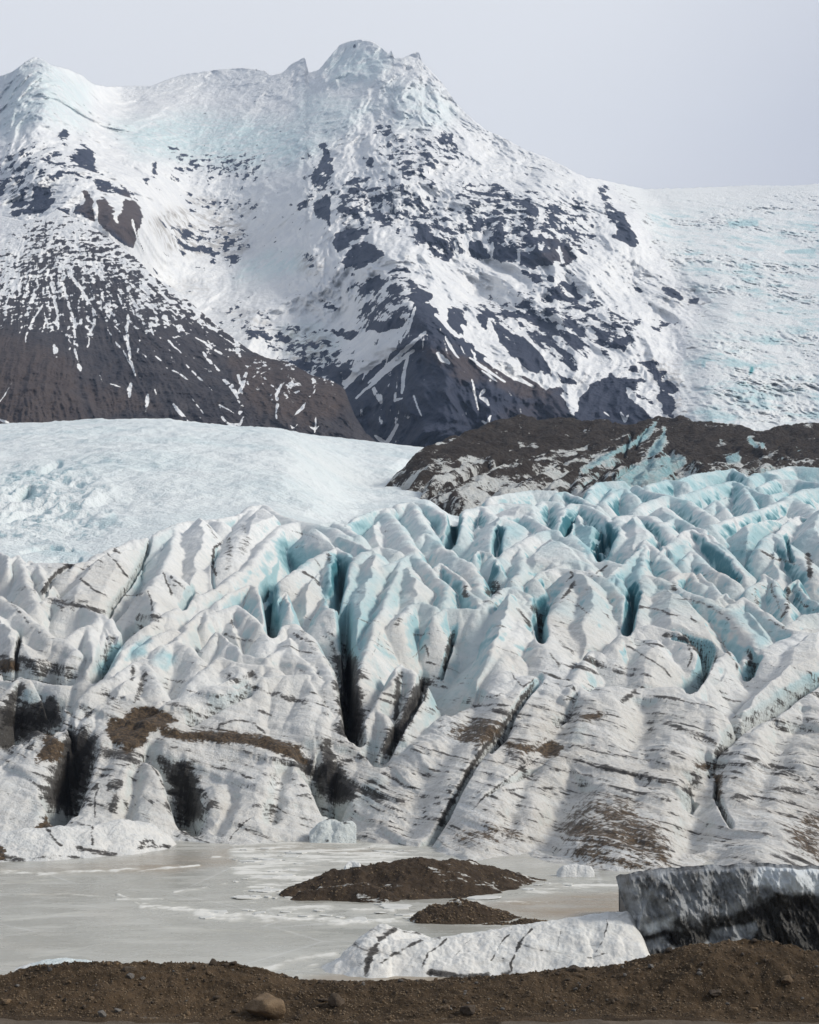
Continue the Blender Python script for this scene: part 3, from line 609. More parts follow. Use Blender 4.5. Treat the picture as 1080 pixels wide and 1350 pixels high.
for pts, w, st in SILT_AND_SHADE:
    ii = at_place(pts, w * 3 + 5)
    if len(ii[0]) == 0: continue
    dd, tt = seg_field(qx[ii], qy[ii], pts)
    ww = w * (1.15 + .5 * brk[ii]) * (1.35 if w > 2.2 else 1.0)
    v = np.exp(-(dd / ww) ** 2) * st * smooth(0, .2, tt + .06) * smooth(1.06, .8, tt)
    if w > 2.2: v = v * (.95 + .6 * streak[ii] + .5 * brk[ii])
    else: v = v * np.clip(.95 + .4 * brk[ii], .4, 1.1)
    dirt[ii] = np.maximum(dirt[ii], v)
for pts, s, st in BLUEZ:
    ii = at_place(pts, 16)
    if len(ii[0]) == 0: continue
    sd = poly_sdf(qx[ii], qy[ii], pts)
    lo_ = pts[0][1] > 900
    blue[ii] = np.maximum(blue[ii], st * (.55 if lo_ else 1) * (.62 + .5 * wall[ii]) * smooth(s * (2.2 if lo_ else 1.3), -s * (2.2 if lo_ else 1.0), sd + 6 * brk[ii]))
# foliation: broken dirty layers dipping to the right
lay = fbm(sx_ / 1.7, (XX - .6 * gz) / 26, 3, 121, .6)
lay2 = fbm(sx_ / .55, (XX - .6 * gz) / 12, 2, 125, .6)
low = smooth(760, 960, PYV)
lowr = smooth(940, 1000, PYV)
foli = smooth(.16, .46, lay + .15 * streak) * smooth(-.3, .25, fbm(XX / 13, YY / 13, 3, 131)) * (.40 + .55 * low)
foli = np.maximum(foli, smooth(.24, .5, lay2 + .1 * speck) * smooth(-.25, .3, fbm(XX / 9, YY / 9, 3, 133)) * (.30 + .45 * low))
spec = smooth(.15, .45, speck) * smooth(.0, .4, fbm(XX / 10, YY / 10, 3, 141)) * lowr * .8
foli *= 1 - .2 * smooth(520, 380, UU)
dirt = np.clip(np.maximum(dirt, np.maximum(foli, spec)), 0, 1.6)
# ice is darkened along the carved clefts low down; walls are fresh
depth = np.clip((SURF - gz) / 7, 0, 1)
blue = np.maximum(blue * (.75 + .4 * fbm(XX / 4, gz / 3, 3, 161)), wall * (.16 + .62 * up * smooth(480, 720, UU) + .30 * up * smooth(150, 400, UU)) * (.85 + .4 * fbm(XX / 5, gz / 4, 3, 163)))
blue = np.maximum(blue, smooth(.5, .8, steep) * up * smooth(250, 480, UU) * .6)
blue = np.maximum(blue, .20 * smooth(880, 770, PYV) * smooth(330, 480, UU) * (.7 + 1.2 * fbm(XX / 14, YY / 16, 3, 167)))
farblue = smooth(705, 640, PYV) * smooth(560, 760, UU)
blue = np.maximum(blue, farblue * (.30 + .45 * wall) * (.8 + .7 * fbm(XX / 9, YY / 12, 3, 165)))
dirt = np.maximum(dirt, np.minimum(.8, cutmask) * smooth(760, 880, PYV) * .55)
dirt *= 1 - .85 * smooth(720, 660, PYV)
blue *= 1 - .6 * np.minimum(dirt, 1)
grime_shade = np.clip(.20 * smooth(690, 780, PYV) + .60 * smooth(850, 1040, PYV) + .45 * fbm(XX / 16, YY / 18, 3, 175) * smooth(740, 860, PYV), 0, 1)  # greys the lower ice: dirt together with painted shade of its faces
for pts, st in (([(130, 930), (235, 925), (330, 960), (420, 985), (440, 1030), (300, 1010), (180, 1010), (120, 1000)], .45), ([(0, 920), (60, 920), (100, 960), (60, 1010), (0, 1010)], .45), ([(590, 930), (680, 915), (780, 930), (770, 1010), (640, 1010)], .45), ([(700, 1000), (900, 1010), (1085, 1030), (1085, 1080), (880, 1060), (700, 1040)], .35), ([(560, 1090), (700, 1070), (760, 1100), (740, 1140), (600, 1130)], .3), ([(40, 745), (190, 720), (190, 790), (140, 810), (50, 800)], .35), ([(0, 860), (120, 870), (120, 900), (0, 905)], .4), ([(420, 980), (520, 1000), (500, 1080), (420, 1060)], .35), ([(700, 750), (1000, 770), (1000, 860), (700, 860)], .22)):
    grime_shade += st * smooth(22, -22, poly_sdf(qx, qy, pts)) * np.clip(.8 + brk, .2, 1.3)
grime_shade = np.clip(grime_shade, 0, 1)
grime_shade *= 1 - .25 * smooth(520, 380, UU) * smooth(900, 960, PYV)
cream = np.clip(.5 + .9 * fbm(XX / 12, YY / 15, 3, 171), 0, 1) * smooth(690, 790, PYV) * (1 - .5 * blue)

def ice_material(name, bump=1.0):
    m, nt, b = new_mat(name); n = NT(nt)
    pos = n.pos()
    d, e, bl, cr = n.attr('dirt'), n.attr('earth'), n.attr('blue'), n.attr('cream')
    cx = n.n('ShaderNodeCombineXYZ'); n.link(n.math('MULTIPLY', n.attr('layer'), 1.5), cx.inputs[0]); n.link(n.math('MULTIPLY', n.attr('along'), .10), cx.inputs[1])
    lines = n.noise(cx.outputs[0], 1.0, 7, .72); grime_shade = n.attr('grime_shade')
    fine = n.noise(pos, 3.2, 5, .65); med = n.noise(pos, .6, 4, .6)
    white = n.mix(fine, (.74, .76, .77), (.86, .86, .85))
    white = n.mix(n.math('MULTIPLY', cr, .55), white, (.62, .585, .52))
    grey = n.mix(n.ss(med, .35, .75, 0, .5), white, (.56, .60, .62))
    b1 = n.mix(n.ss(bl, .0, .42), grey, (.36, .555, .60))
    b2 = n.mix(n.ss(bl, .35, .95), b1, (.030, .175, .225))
    grey = n.mix(n.math('MULTIPLY', grime_shade, n.ss(n.math('ADD', n.math('MULTIPLY', lines, .6), n.math('MULTIPLY', fine, .4)), .36, .62, .15, 1)), grey, (.47, .445, .41))
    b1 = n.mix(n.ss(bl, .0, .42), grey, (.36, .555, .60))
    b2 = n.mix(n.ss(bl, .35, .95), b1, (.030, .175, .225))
    dd = n.math('ADD', d, n.math('MULTIPLY', n.math('MULTIPLY_ADD', n.math('ADD', fine, med), 1.3, -1.28), n.math('MULTIPLY_ADD', n.ss(d, 0, .35), .75, .25)))
    dd = n.math('ADD', dd, n.math('MULTIPLY', n.math('MULTIPLY_ADD', lines, 1.0, -.5), n.math('MULTIPLY_ADD', grime_shade, 1.0, .6)))
    dd = n.math('ADD', dd, n.math('MULTIPLY', grime_shade, n.ss(n.math('MULTIPLY', lines, n.math('ADD', med, .45)), .50, .67, 0, .75)))
    c = n.mix(n.ss(dd, .28, .72, 0, .94), b2, (.034, .029, .026)); c = n.mix(n.ss(dd, .95, 1.25), c, (.014, .012, .011))  # near-black mix paints the shadow inside the deep holes
    ebrown = n.mix(n.ss(n.noise(pos, 2.6, 6, .7), .36, .64), (.020, .0135, .008), (.115, .074, .038))
    ev = n.math('ADD', n.math('MULTIPLY_ADD', n.noise(pos, 1.7, 6, .72), 1.5, -.75), n.math('MULTIPLY_ADD', lines, .9, -.45))
    ev = n.math('MULTIPLY', ev, n.ss(e, .0, .25))
    c = n.mix(n.ss(n.math('ADD', e, ev), .34, .58), c, ebrown)
    nt.links.new(c, b.inputs['Base Color'])
    setb(b, Roughness=.62); b.inputs['Specular IOR Level'].default_value = .35
    h = n.math('ADD', n.noise(pos, 1.3, 6, .66), n.math('MULTIPLY', n.noise(pos, 5, 5, .7), .45))
    nt.links.new(n.bump(h, .7 * bump, .55), b.inputs['Normal'])
    return m
M_ICE = ice_material('weathered_ice')
M_SMOOTH = ice_material('snowy_ice', .35)
# one glacier; each serac standing out of it is a part of its own
SER = [i for i, q in enumerate(RIDGES) if max(p[1] for p in q[0]) < 905 and min(p[1] for p in q[0]) < 880]
lut = np.full(len(RIDGES) + len(BLOCKS) + 1, -1, np.int16)
for i in list(SER) + list(range(len(RIDGES), len(RIDGES) + len(BLOCKS))): lut[i] = i
# a crest along the rim of a block belongs to that block
for i in SER:
    mid = RIDGES[i][0][len(RIDGES[i][0]) // 2]
    dd_ = [float(poly_sdf(np.array([mid[0]]), np.array([mid[1]]), b_[0])[0]) for b_ in BLOCKS]
    if min(dd_) < 9: lut[i] = len(RIDGES) + int(np.argmin(dd_))
fid = lut[OWN][:-1, :-1].copy()
ids, cnts = np.unique(fid[(fid >= 0) & (PYV[:-1, :-1] > 560) & (UU[:-1, :-1] > -5) & (UU[:-1, :-1] < 1085)], return_counts=True)
keepers = [int(i) for i, c_ in sorted(zip(ids, cnts), key=lambda t_: -t_[1]) if c_ > 500][:95]
fid[~np.isin(fid, keepers)] = -1
GN = grid_normals(XX, YY, gz).reshape(-1, 3).astype(f4)
ATT = dict(dirt=dirt, earth=earth, blue=blue, cream=cream, layer=sx_, along=XX - .6 * gz, grime_shade=grime_shade)
def ice_part(name, m, parent=None):
    o = grid_mesh(name, XX, YY, gz, M_ICE, ATT, mask=m, kind=None if parent else 'structure')
    used = np.zeros((NRW, NC), bool); used[:-1, :-1] |= m; used[1:, :-1] |= m; used[:-1, 1:] |= m; used[1:, 1:] |= m
    o.data.normals_split_custom_set_from_vertices(GN[used.reshape(-1)])
    if parent is not None: o.parent = parent
    return o
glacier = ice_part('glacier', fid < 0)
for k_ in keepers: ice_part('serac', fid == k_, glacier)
# ================================================================== MOUNTAIN, ICEFALL, SPUR, MORAINE, SNOWFIELD
def lin(pts, x): return np.interp(x, [p[0] for p in pts], [p[1] for p in pts])
def tps(ctrl):
    c = np.array([(a / 100, b / 100) for a, b, _ in ctrl]); v = np.array([y for *_, y in ctrl], float)
    r = np.linalg.norm(c[:, None] - c[None], axis=-1)
    K = np.where(r > 0, r * r * np.log(r + 1e-9), 0) + np.eye(len(c)) * .02
    A = np.zeros((len(c) + 3,) * 2); A[:len(c), :len(c)] = K
    A[:len(c), len(c)] = 1; A[:len(c), len(c) + 1:] = c; A[len(c):, :len(c)] = A[:len(c), len(c):].T
    s = np.linalg.solve(A, np.concatenate([v, [0, 0, 0]]))
    def f(px, py):
        px = px / 100; py = py / 100
        o = s[len(c)] + s[len(c) + 1] * px + s[len(c) + 2] * py
        for k in range(len(c)):
            d2 = (px - c[k, 0]) ** 2 + (py - c[k, 1]) ** 2 + 1e-9
            o = o + s[k] * .5 * d2 * np.log(d2)
        return o
    return f
def bearing_sheet(u0, u1, nc, top, bottom, nr, depth, back=8, drop=500.):
    """a mountain face: for every bearing, rows from foot to skyline; depth(px,py) is the distance. A back slope closes it behind the skyline."""
    u = np.linspace(u0, u1, nc); t = np.linspace(0, 1, nr)[:, None]
    tp = top(u)[None]; bt = bottom(u)[None]
    py = bt + (tp - bt) * t; px = np.repeat(u[None], nr, 0)
    Yd = depth(px, py)
    X = (px - CX) / F * Yd; Z = H + (HY - py) / F * Yd
    if back:
        k = np.arange(1, back + 1)[:, None] / back
        Xb = X[-1:] * (1 + .25 * k); Yb = Yd[-1:] * (1 + .25 * k); Zb = Z[-1:] - drop * k ** 1.3
        X = np.vstack([X, Xb]); Yd = np.vstack([Yd, Yb]); Z = np.vstack([Z, Zb])
        px = np.vstack([px, np.repeat(px[-1:], back, 0)]); py = np.vstack([py, np.repeat(py[-1:], back, 0)])
    return px, py, X, Yd, Z

def paint(base, px, py, polys, soft=2.5, jx=0, jy=0, op=np.maximum):
    qx = px + jx; qy = py + jy
    for pts, st in polys:
        ii = np.nonzero(near(qx, qy, pts, soft * 3))
        if len(ii[0]) == 0: continue
        sd = poly_sdf(qx[ii], qy[ii], pts)
        v = st * smooth(soft, -soft, sd)
        base[ii] = op(base[ii], v)
    return base
def paint_lines(base, px, py, lines, jx=0, jy=0):
    qx = px + jx; qy = py + jy
    for pts, w, st in lines:
        ii = np.nonzero(near(qx, qy, pts, w * 3))
        if len(ii[0]) == 0: continue
        d, t = seg_field(qx[ii], qy[ii], pts)
        ww = w * .8 * (.55 + .6 * np.sin(np.pi * np.clip(t * .9 + .1, 0, 1)))
        base[ii] = np.maximum(base[ii], st * smooth(ww * 1.5, ww * .6, d))
    return base

def mountain_material(name, rock_a, rock_b):
    m, nt, b = new_mat(name); n = NT(nt)
    pos = n.pos(); rk, tn, bl, gr = n.attr('rock'), n.attr('tone'), n.attr('blue'), n.attr('grey')
    f1 = n.noise(pos, .035, 6, .68); f2 = n.noise(pos, .012, 5, .6)
    snow = n.mix(n.ss(n.math('ADD', n.math('MULTIPLY', f2, .5), n.math('MULTIPLY', f1, .5)), .38, .62), (.72, .735, .76), (.83, .835, .84))
    snow = n.mix(n.math('MULTIPLY', bl, n.ss(f1, .3, .6)), snow, (.50, .66, .69))
    snow = n.mix(n.math('MULTIPLY', gr, n.ss(f1, .42, .62)), snow, (.40, .385, .37))
    rock = n.mix(n.ss(f1, .3, .7), rock_a, rock_b)
    rock = n.mix(tn, rock, (.088, .062, .050))
    th = n.math('ADD', rk, n.math('MULTIPLY_ADD', n.noise(pos, .085, 7, .78), .62, -.31))
    c = n.mix(n.ss(th, .47, .53), snow, rock)
    nt.links.new(c, b.inputs['Base Color']); setb(b, Roughness=.8); b.inputs['Specular IOR Level'].default_value = .2
    h = n.math('ADD', n.math('MULTIPLY', f1, .6), n.math('MULTIPLY', n.noise(pos, .12, 4, .65), .4))
    nt.links.new(n.bump(h, .5, 22), b.inputs['Normal'])
    return m
M_MTN = mountain_material('snow_and_basalt', (.019, .026, .050), (.040, .047, .075))
M_SPUR = mountain_material('scree_and_snow', (.034, .031, .038), (.060, .054, .058))

SKY = [(-200, 130), (-120, 112), (0, 100), (15, 95), (25, 88), (38, 78), (47, 75), (58, 79), (66, 85), (90, 91), (108, 99), (122, 110), (140, 114), (200, 113), (215, 107), (240, 98), (290, 91), (320, 89), (350, 93), (356, 99), (372, 96), (386, 83), (402, 75), (407, 96), (420, 92), (432, 78), (448, 59), (460, 54), (475, 52), (490, 54), (503, 62), (512, 71), (516, 66), (520, 76), (533, 76), (540, 72), (552, 68), (557, 82), (570, 95), (585, 112), (600, 134), (615, 150), (640, 171), (660, 179), (690, 196), (720, 207), (740, 217), (760, 228), (775, 234), (800, 241), (830, 249), (900, 262), (1000, 300)]
CTRL = [(-120, 120, 3900), (0, 105, 3700), (50, 80, 3600), (110, 105, 3900), (160, 116, 4700), (250, 100, 4900), (340, 92, 4700), (395, 85, 4500), (470, 55, 4300), (550, 70, 4000), (600, 138, 3700), (700, 200, 3600), (800, 242, 3500), (900, 265, 3500),
 (60, 150, 3150), (110, 210, 2900), (170, 300, 2450), (-100, 250, 2700), (0, 250, 2700), (130, 330, 2350), (-100, 340, 2350),
 (200, 150, 4100), (300, 160, 4100), (250, 195, 3750), (330, 210, 3600), (400, 170, 3700), (240, 260, 3300), (320, 300, 3200), (380, 290, 3020), (220, 360, 2800), (330, 380, 2750), (420, 380, 2560), (300, 440, 2400), (400, 450, 2350), (440, 490, 2150),
 (480, 110, 3900), (505, 150, 3500), (430, 200, 3330), (430, 270, 2930), (445, 330, 2640), (460, 355, 2480), (520, 300, 2650), (530, 350, 2350), (545, 395, 2080), (560, 450, 1850), (520, 520, 1750), (560, 590, 1560), (480, 590, 1750), (480, 440, 2250),
 (590, 200, 3250), (610, 250, 3000), (600, 300, 2750), (600, 345, 2600), (620, 385, 2450), (700, 280, 2850), (700, 345, 2580), (760, 300, 2850), (760, 360, 2600), (830, 310, 2900), (650, 440, 2150), (700, 480, 1980), (740, 560, 1800), (640, 570, 1650), (760, 440, 2250), (830, 380, 2650), (820, 440, 2250), (770, 505, 2000), (830, 540, 1900), (870, 500, 2050), (900, 600, 1700), (900, 400, 2600)]
fY = tps(CTRL)
def depth_m(px, py):
    Yb = fY(px, py)
    X = (px - CX) / F * Yb; Z = (HY - py) / F * Yb
    wx_ = 60 * fbm(X / 240, Z / 240, 3, 301); wz_ = 60 * fbm(X / 240, Z / 240, 3, 305)
    r1 = ridged((X + wx_) / 240, (Z + wz_) / 520, 5, 311, .5)
    r2 = ridged((X + wx_) / 75, (Z + wz_) / 120, 4, 321, .55)
    calm = 1 - .72 * smooth(60, -60, poly_sdf(px, py, [(195, 100), (400, 110), (480, 90), (490, 150), (420, 190), (390, 400), (300, 430), (230, 370), (210, 250)]))
    edge = smooth(0, 40, py - lin(SKY, px))
    return Yb - (r1 - .5) * 190 * calm * (.35 + .65 * edge) - (r2 - .5) * 44 * (calm + .15) - 9 * (ridged(X / 22, Z / 30, 3, 327) - .5)
ILEFT = [(0, 792), (230, 792), (250, 812), (280, 840), (320, 860), (350, 882), (380, 907), (395, 924), (410, 926), (440, 904), (460, 903), (480, 897), (510, 899), (560, 896), (640, 886)]
SKY = [p for p in SKY if p[0] < 800] + [(790, 236), (812, 241), (850, 249), (900, 248), (950, 246), (990, 244), (1040, 245), (1080, 242), (1230, 238)]
IC = [(760, 240, 3900), (850, 249, 4000), (960, 246, 4200), (1200, 240, 4300), (840, 300, 3300), (960, 300, 3450), (1200, 300, 3500), (900, 380, 2700), (1000, 380, 2750), (1200, 380, 2800), (900, 450, 2200), (1000, 460, 2200), (1200, 460, 2250), (890, 570, 1700), (1000, 580, 1650), (1200, 600, 1600), (760, 400, 2900), (760, 580, 2000)]
fI = tps(IC)
def margin(px, py): return px - np.interp(py, [p[0] for p in ILEFT], [p[1] for p in ILEFT])
def depth_i(px, py):
    Yb = fI(px, py); X = (px - CX) / F * Yb; Z = (HY - py) / F * Yb
    w1 = 20 * fbm(X / 60, Z / 50, 3, 501)
    s = ridged((X + w1) / 24, (Z + w1) / 27, 4, 511, .6) - .5
    s2 = ridged((X - w1) / 150, (Z + w1) / 110, 4, 521, .55) - .5
    e = smooth(0, 18, py - lin(SKY, px))
    return Yb - (24 * s * (.15 + 1.2 * smooth(-.25, .4, fbm(X / 210, Z / 120, 3, 527))) + 36 * s2 + 4 * (ridged(X / 11, Z / 10, 2, 525) - .5)) * e
def depth_all(px, py):
    k = smooth(-45, 45, margin(px, py))
    return depth_m(px, py) * (1 - k) + depth_i(px, py) * k
px, py, X, Yd, Z = bearing_sheet(-150, 1215, int(1120 * Q), lambda u: lin(SKY, u) + 1.4 * fbm(u / 7, u * 0, 3, 3), lambda u: 612 + 0 * u, int(580 * Q), depth_all)
EDGE = margin(px, py) + 12 * fbm(X / 60, Z / 60, 4, 531, .6)
ROCK_AND_SHADOW = [  # dark rock patches, a few of them painted shadows
 ([(76, 175), (88, 166), (93, 180), (81, 187)], .6), ([(25, 198), (36, 193), (36, 200), (25, 212)], .72), ([(-60, 232), (0, 221), (18, 212), (18, 221), (0, 231), (-60, 245)], .7), ([(97, 198), (113, 191), (123, 200), (126, 221), (137, 231), (120, 228), (97, 214)], .85),
 ([(42, 242), (67, 247), (72, 272), (55, 284), (30, 282), (25, 288), (14, 286), (14, 258), (17, 268), (30, 263), (40, 265)], .85), ([(-60, 230), (0, 230), (10, 240), (6, 262), (-60, 275)], .5), ([(75, 272), (92, 272), (92, 284), (77, 279)], .85),
 ([(113, 251), (125, 265), (125, 293), (97, 284), (96, 272), (109, 270)], .97), ([(128, 263), (139, 259), (148, 272), (154, 290), (160, 275), (165, 262), (180, 262), (188, 285), (186, 300), (182, 310), (176, 327), (165, 325), (150, 315), (135, 302), (128, 290)], .93), ([(120, 237), (148, 235), (162, 247), (176, 254), (183, 263), (171, 270), (162, 258), (148, 254), (125, 251)], .6),
 ([(214, 198), (221, 191), (235, 191), (238, 198), (226, 198)], .62), ([(237, 212), (253, 217), (262, 210), (267, 226), (249, 228)], .62), ([(198, 212), (207, 212), (207, 231), (200, 235)], .62), ([(188, 236), (198, 231), (196, 243), (190, 243)], .6), ([(300, 226), (304, 219), (316, 226), (313, 237), (302, 235)], .56), ([(327, 221), (339, 222), (330, 233)], .55), ([(166, 200), (185, 203), (205, 201), (200, 206), (170, 207)], .52), ([(265, 207), (295, 204), (298, 207), (275, 212)], .5),  # first patch is a painted arch shadow
 ([(422, 189), (429, 186), (438, 212), (441, 226), (431, 247), (408, 244), (413, 226), (422, 212)], .74), ([(400, 252), (412, 253), (418, 262), (395, 278), (393, 270)], .56), ([(414, 272), (432, 251), (438, 258), (437, 302), (425, 290), (412, 286)], .85),
 ([(476, 207), (490, 207), (495, 224), (481, 224)], .7), ([(449, 242), (469, 228), (483, 242), (469, 254), (446, 272)], .66), ([(488, 175), (494, 162), (516, 166), (518, 180), (495, 184)], .47), ([(518, 228), (539, 210), (553, 224), (546, 233), (530, 228)], .7), ([(548, 200), (567, 189), (569, 212), (560, 226)], .54), ([(574, 173), (599, 175), (612, 205), (585, 207)], .55), ([(534, 251), (550, 249), (557, 261), (534, 261)], .62), ([(562, 242), (571, 235), (583, 249), (567, 251)], .5), ([(521, 192), (532, 188), (533, 198), (524, 198)], .56),
 ([(487, 273), (504, 271), (506, 282), (516, 296), (537, 315), (525, 308), (513, 299), (502, 292), (493, 294)], .72), ([(440, 308), (462, 296), (481, 301), (495, 310), (479, 312), (462, 320), (444, 333), (440, 324)], .85), ([(453, 338), (462, 322), (479, 317), (495, 326), (511, 336), (493, 343), (476, 354), (451, 359)], .86), ([(469, 382), (479, 368), (500, 363), (509, 373), (497, 382), (479, 389)], .8), ([(504, 380), (525, 368), (532, 382), (523, 393), (511, 389)], .72), ([(513, 356), (525, 350), (537, 356), (520, 359)], .65), ([(532, 389), (548, 377), (571, 389), (567, 398), (550, 403)], .82), ([(418, 398), (425, 393), (451, 405), (444, 410), (428, 405)], .68), ([(437, 435), (455, 433), (474, 437), (465, 447), (444, 447)], .74), ([(479, 430), (493, 424), (534, 417), (532, 430), (504, 440), (490, 437)], .93), ([(500, 417), (511, 407), (539, 398), (530, 412)], .66), ([(460, 390), (500, 395), (530, 395), (520, 415), (480, 420)], .42),
 ([(548, 292), (567, 296), (580, 310), (597, 315), (609, 331), (608, 340), (585, 343), (567, 333), (548, 317)], .74), ([(606, 294), (620, 280), (631, 294), (645, 308), (620, 300)], .66), ([(620, 322), (634, 319), (648, 336), (645, 341), (618, 340)], .92), ([(582, 284), (590, 278), (592, 290), (584, 290)], .6),
 ([(605, 250), (621, 240), (628, 250)], .7), ([(630, 243), (660, 240), (669, 252), (686, 259), (688, 280), (669, 268), (646, 259)], .62), ([(688, 263), (700, 261), (709, 273), (709, 289), (693, 282)], .9), ([(720, 266), (739, 266), (739, 284), (727, 287), (737, 298), (742, 310), (725, 298)], .76), ([(743, 266), (755, 282), (748, 280)], .85), ([(752, 261), (760, 259), (765, 275)], .8), ([(755, 293), (762, 291), (778, 305), (771, 307)], .76), ([(787, 245), (801, 245), (804, 263), (797, 266), (792, 259)], .72), ([(799, 280), (822, 277), (831, 300), (845, 321), (831, 326), (806, 312), (815, 303), (813, 293), (804, 293)], .92), ([(793, 262), (806, 266), (815, 280), (800, 285)], .6),
 ([(646, 317), (660, 303), (676, 298), (683, 310), (669, 312)], .62), ([(650, 321), (669, 321), (684, 331), (683, 348), (658, 342), (650, 337)], .92), ([(686, 333), (711, 328), (723, 312), (737, 317), (739, 342), (730, 349), (704, 354), (686, 349)], .94), ([(748, 314), (760, 342), (741, 349)], .96), ([(690, 300), (700, 300), (698, 310), (688, 315)], .55), ([(640, 270), (690, 280), (720, 300), (700, 330), (660, 320), (620, 300)], .44),
 ([(686, 356), (713, 363), (718, 370), (711, 372), (690, 363)], .86), ([(720, 361), (732, 361), (732, 372), (721, 372)], .86), ([(748, 354), (757, 361), (755, 368)], .72), ([(711, 375), (757, 372), (771, 398), (743, 398), (725, 388)], .64), ([(753, 392), (771, 396), (755, 403)], .9),
 ([(590, 405), (614, 405), (616, 426), (611, 440), (590, 436)], .8), ([(625, 405), (639, 408), (674, 426), (655, 426), (646, 420), (644, 433), (632, 424)], .76), ([(667, 408), (695, 426), (679, 422)], .72), ([(695, 422), (700, 410), (725, 422), (737, 422), (739, 443), (730, 447), (709, 433)], .86), ([(651, 426), (667, 431), (693, 443), (720, 470), (730, 496), (704, 491), (676, 480), (669, 466), (658, 454)], .86), ([(725, 450), (748, 459), (762, 484), (771, 489), (757, 489), (739, 480)], .8), ([(730, 489), (762, 503), (762, 510), (739, 507)], .92), ([(776, 436), (790, 445), (808, 464), (794, 470)], .56), ([(801, 440), (822, 443), (829, 440), (838, 449), (831, 452), (822, 452), (813, 459)], .76), ([(831, 420), (845, 422), (845, 431)], .9), ([(794, 417), (808, 412), (806, 418)], .7), ([(760, 403), (785, 405), (783, 412)], .62), ([(797, 396), (811, 399), (811, 405)], .62), ([(735, 430), (775, 440), (780, 470), (750, 455)], .5), ([(740, 425), (800, 425), (800, 432), (750, 434)], .45),
 ([(545, 398), (566, 400), (585, 420), (604, 442), (640, 468), (670, 490), (715, 508), (738, 515), (752, 540), (765, 560), (740, 620), (480, 620), (440, 560), (440, 525), (455, 515), (480, 492), (512, 470), (530, 450), (536, 425)], .80), ([(575, 470), (640, 500), (735, 512), (765, 560), (740, 640), (520, 640), (545, 520), (550, 465)], .93), ([(440, 530), (480, 500), (530, 490), (540, 560), (480, 620), (440, 600)], .84),
 ([(778, 507), (792, 503), (804, 494), (822, 503), (831, 524), (850, 537), (862, 560), (862, 600), (750, 600), (752, 560), (762, 535)], .96), ([(818, 484), (841, 480), (850, 489), (830, 490)], .58), ([(842, 479), (867, 476), (886, 497), (892, 516), (888, 552), (874, 548), (872, 530), (865, 502)], .70), ([(810, 495), (850, 500), (870, 540), (850, 535)], .55),
 ([(865, 378), (888, 380), (902, 392), (899, 397), (886, 394)], .86), ([(910, 392), (922, 392), (922, 404), (910, 401)], .9), ([(860, 431), (879, 424), (879, 434), (865, 436)], .8), ([(830, 420), (844, 422), (844, 429)], .9), ([(886, 427), (892, 424), (890, 434)], .8), ([(832, 379), (848, 382), (858, 385), (840, 386)], .6),
 ([(293, 412), (309, 407), (330, 412), (318, 419), (300, 415)], .58), ([(309, 428), (330, 428), (339, 437), (316, 435)], .62), ([(313, 440), (334, 451), (325, 450)], .65), ([(339, 444), (357, 444), (348, 449)], .62), ([(346, 454), (362, 454), (367, 461), (350, 462)], .66), ([(390, 465), (431, 470), (425, 480), (395, 478)], .6), ([(360, 470), (450, 480), (455, 520), (430, 510), (397, 490)], .74), ([(410, 480), (450, 470), (480, 470), (470, 500), (440, 510)], .55), ([(281, 312), (300, 309), (320, 322), (306, 318), (285, 316)], .6), ([(303, 338), (312, 334), (311, 347), (303, 351)], .72), ([(280, 343), (290, 346), (282, 347)], .72), ([(265, 352), (272, 352), (269, 359)], .72), ([(394, 333), (415, 335), (427, 356), (400, 358)], .42),  # includes shadows in the bowl, painted dark like rock
]
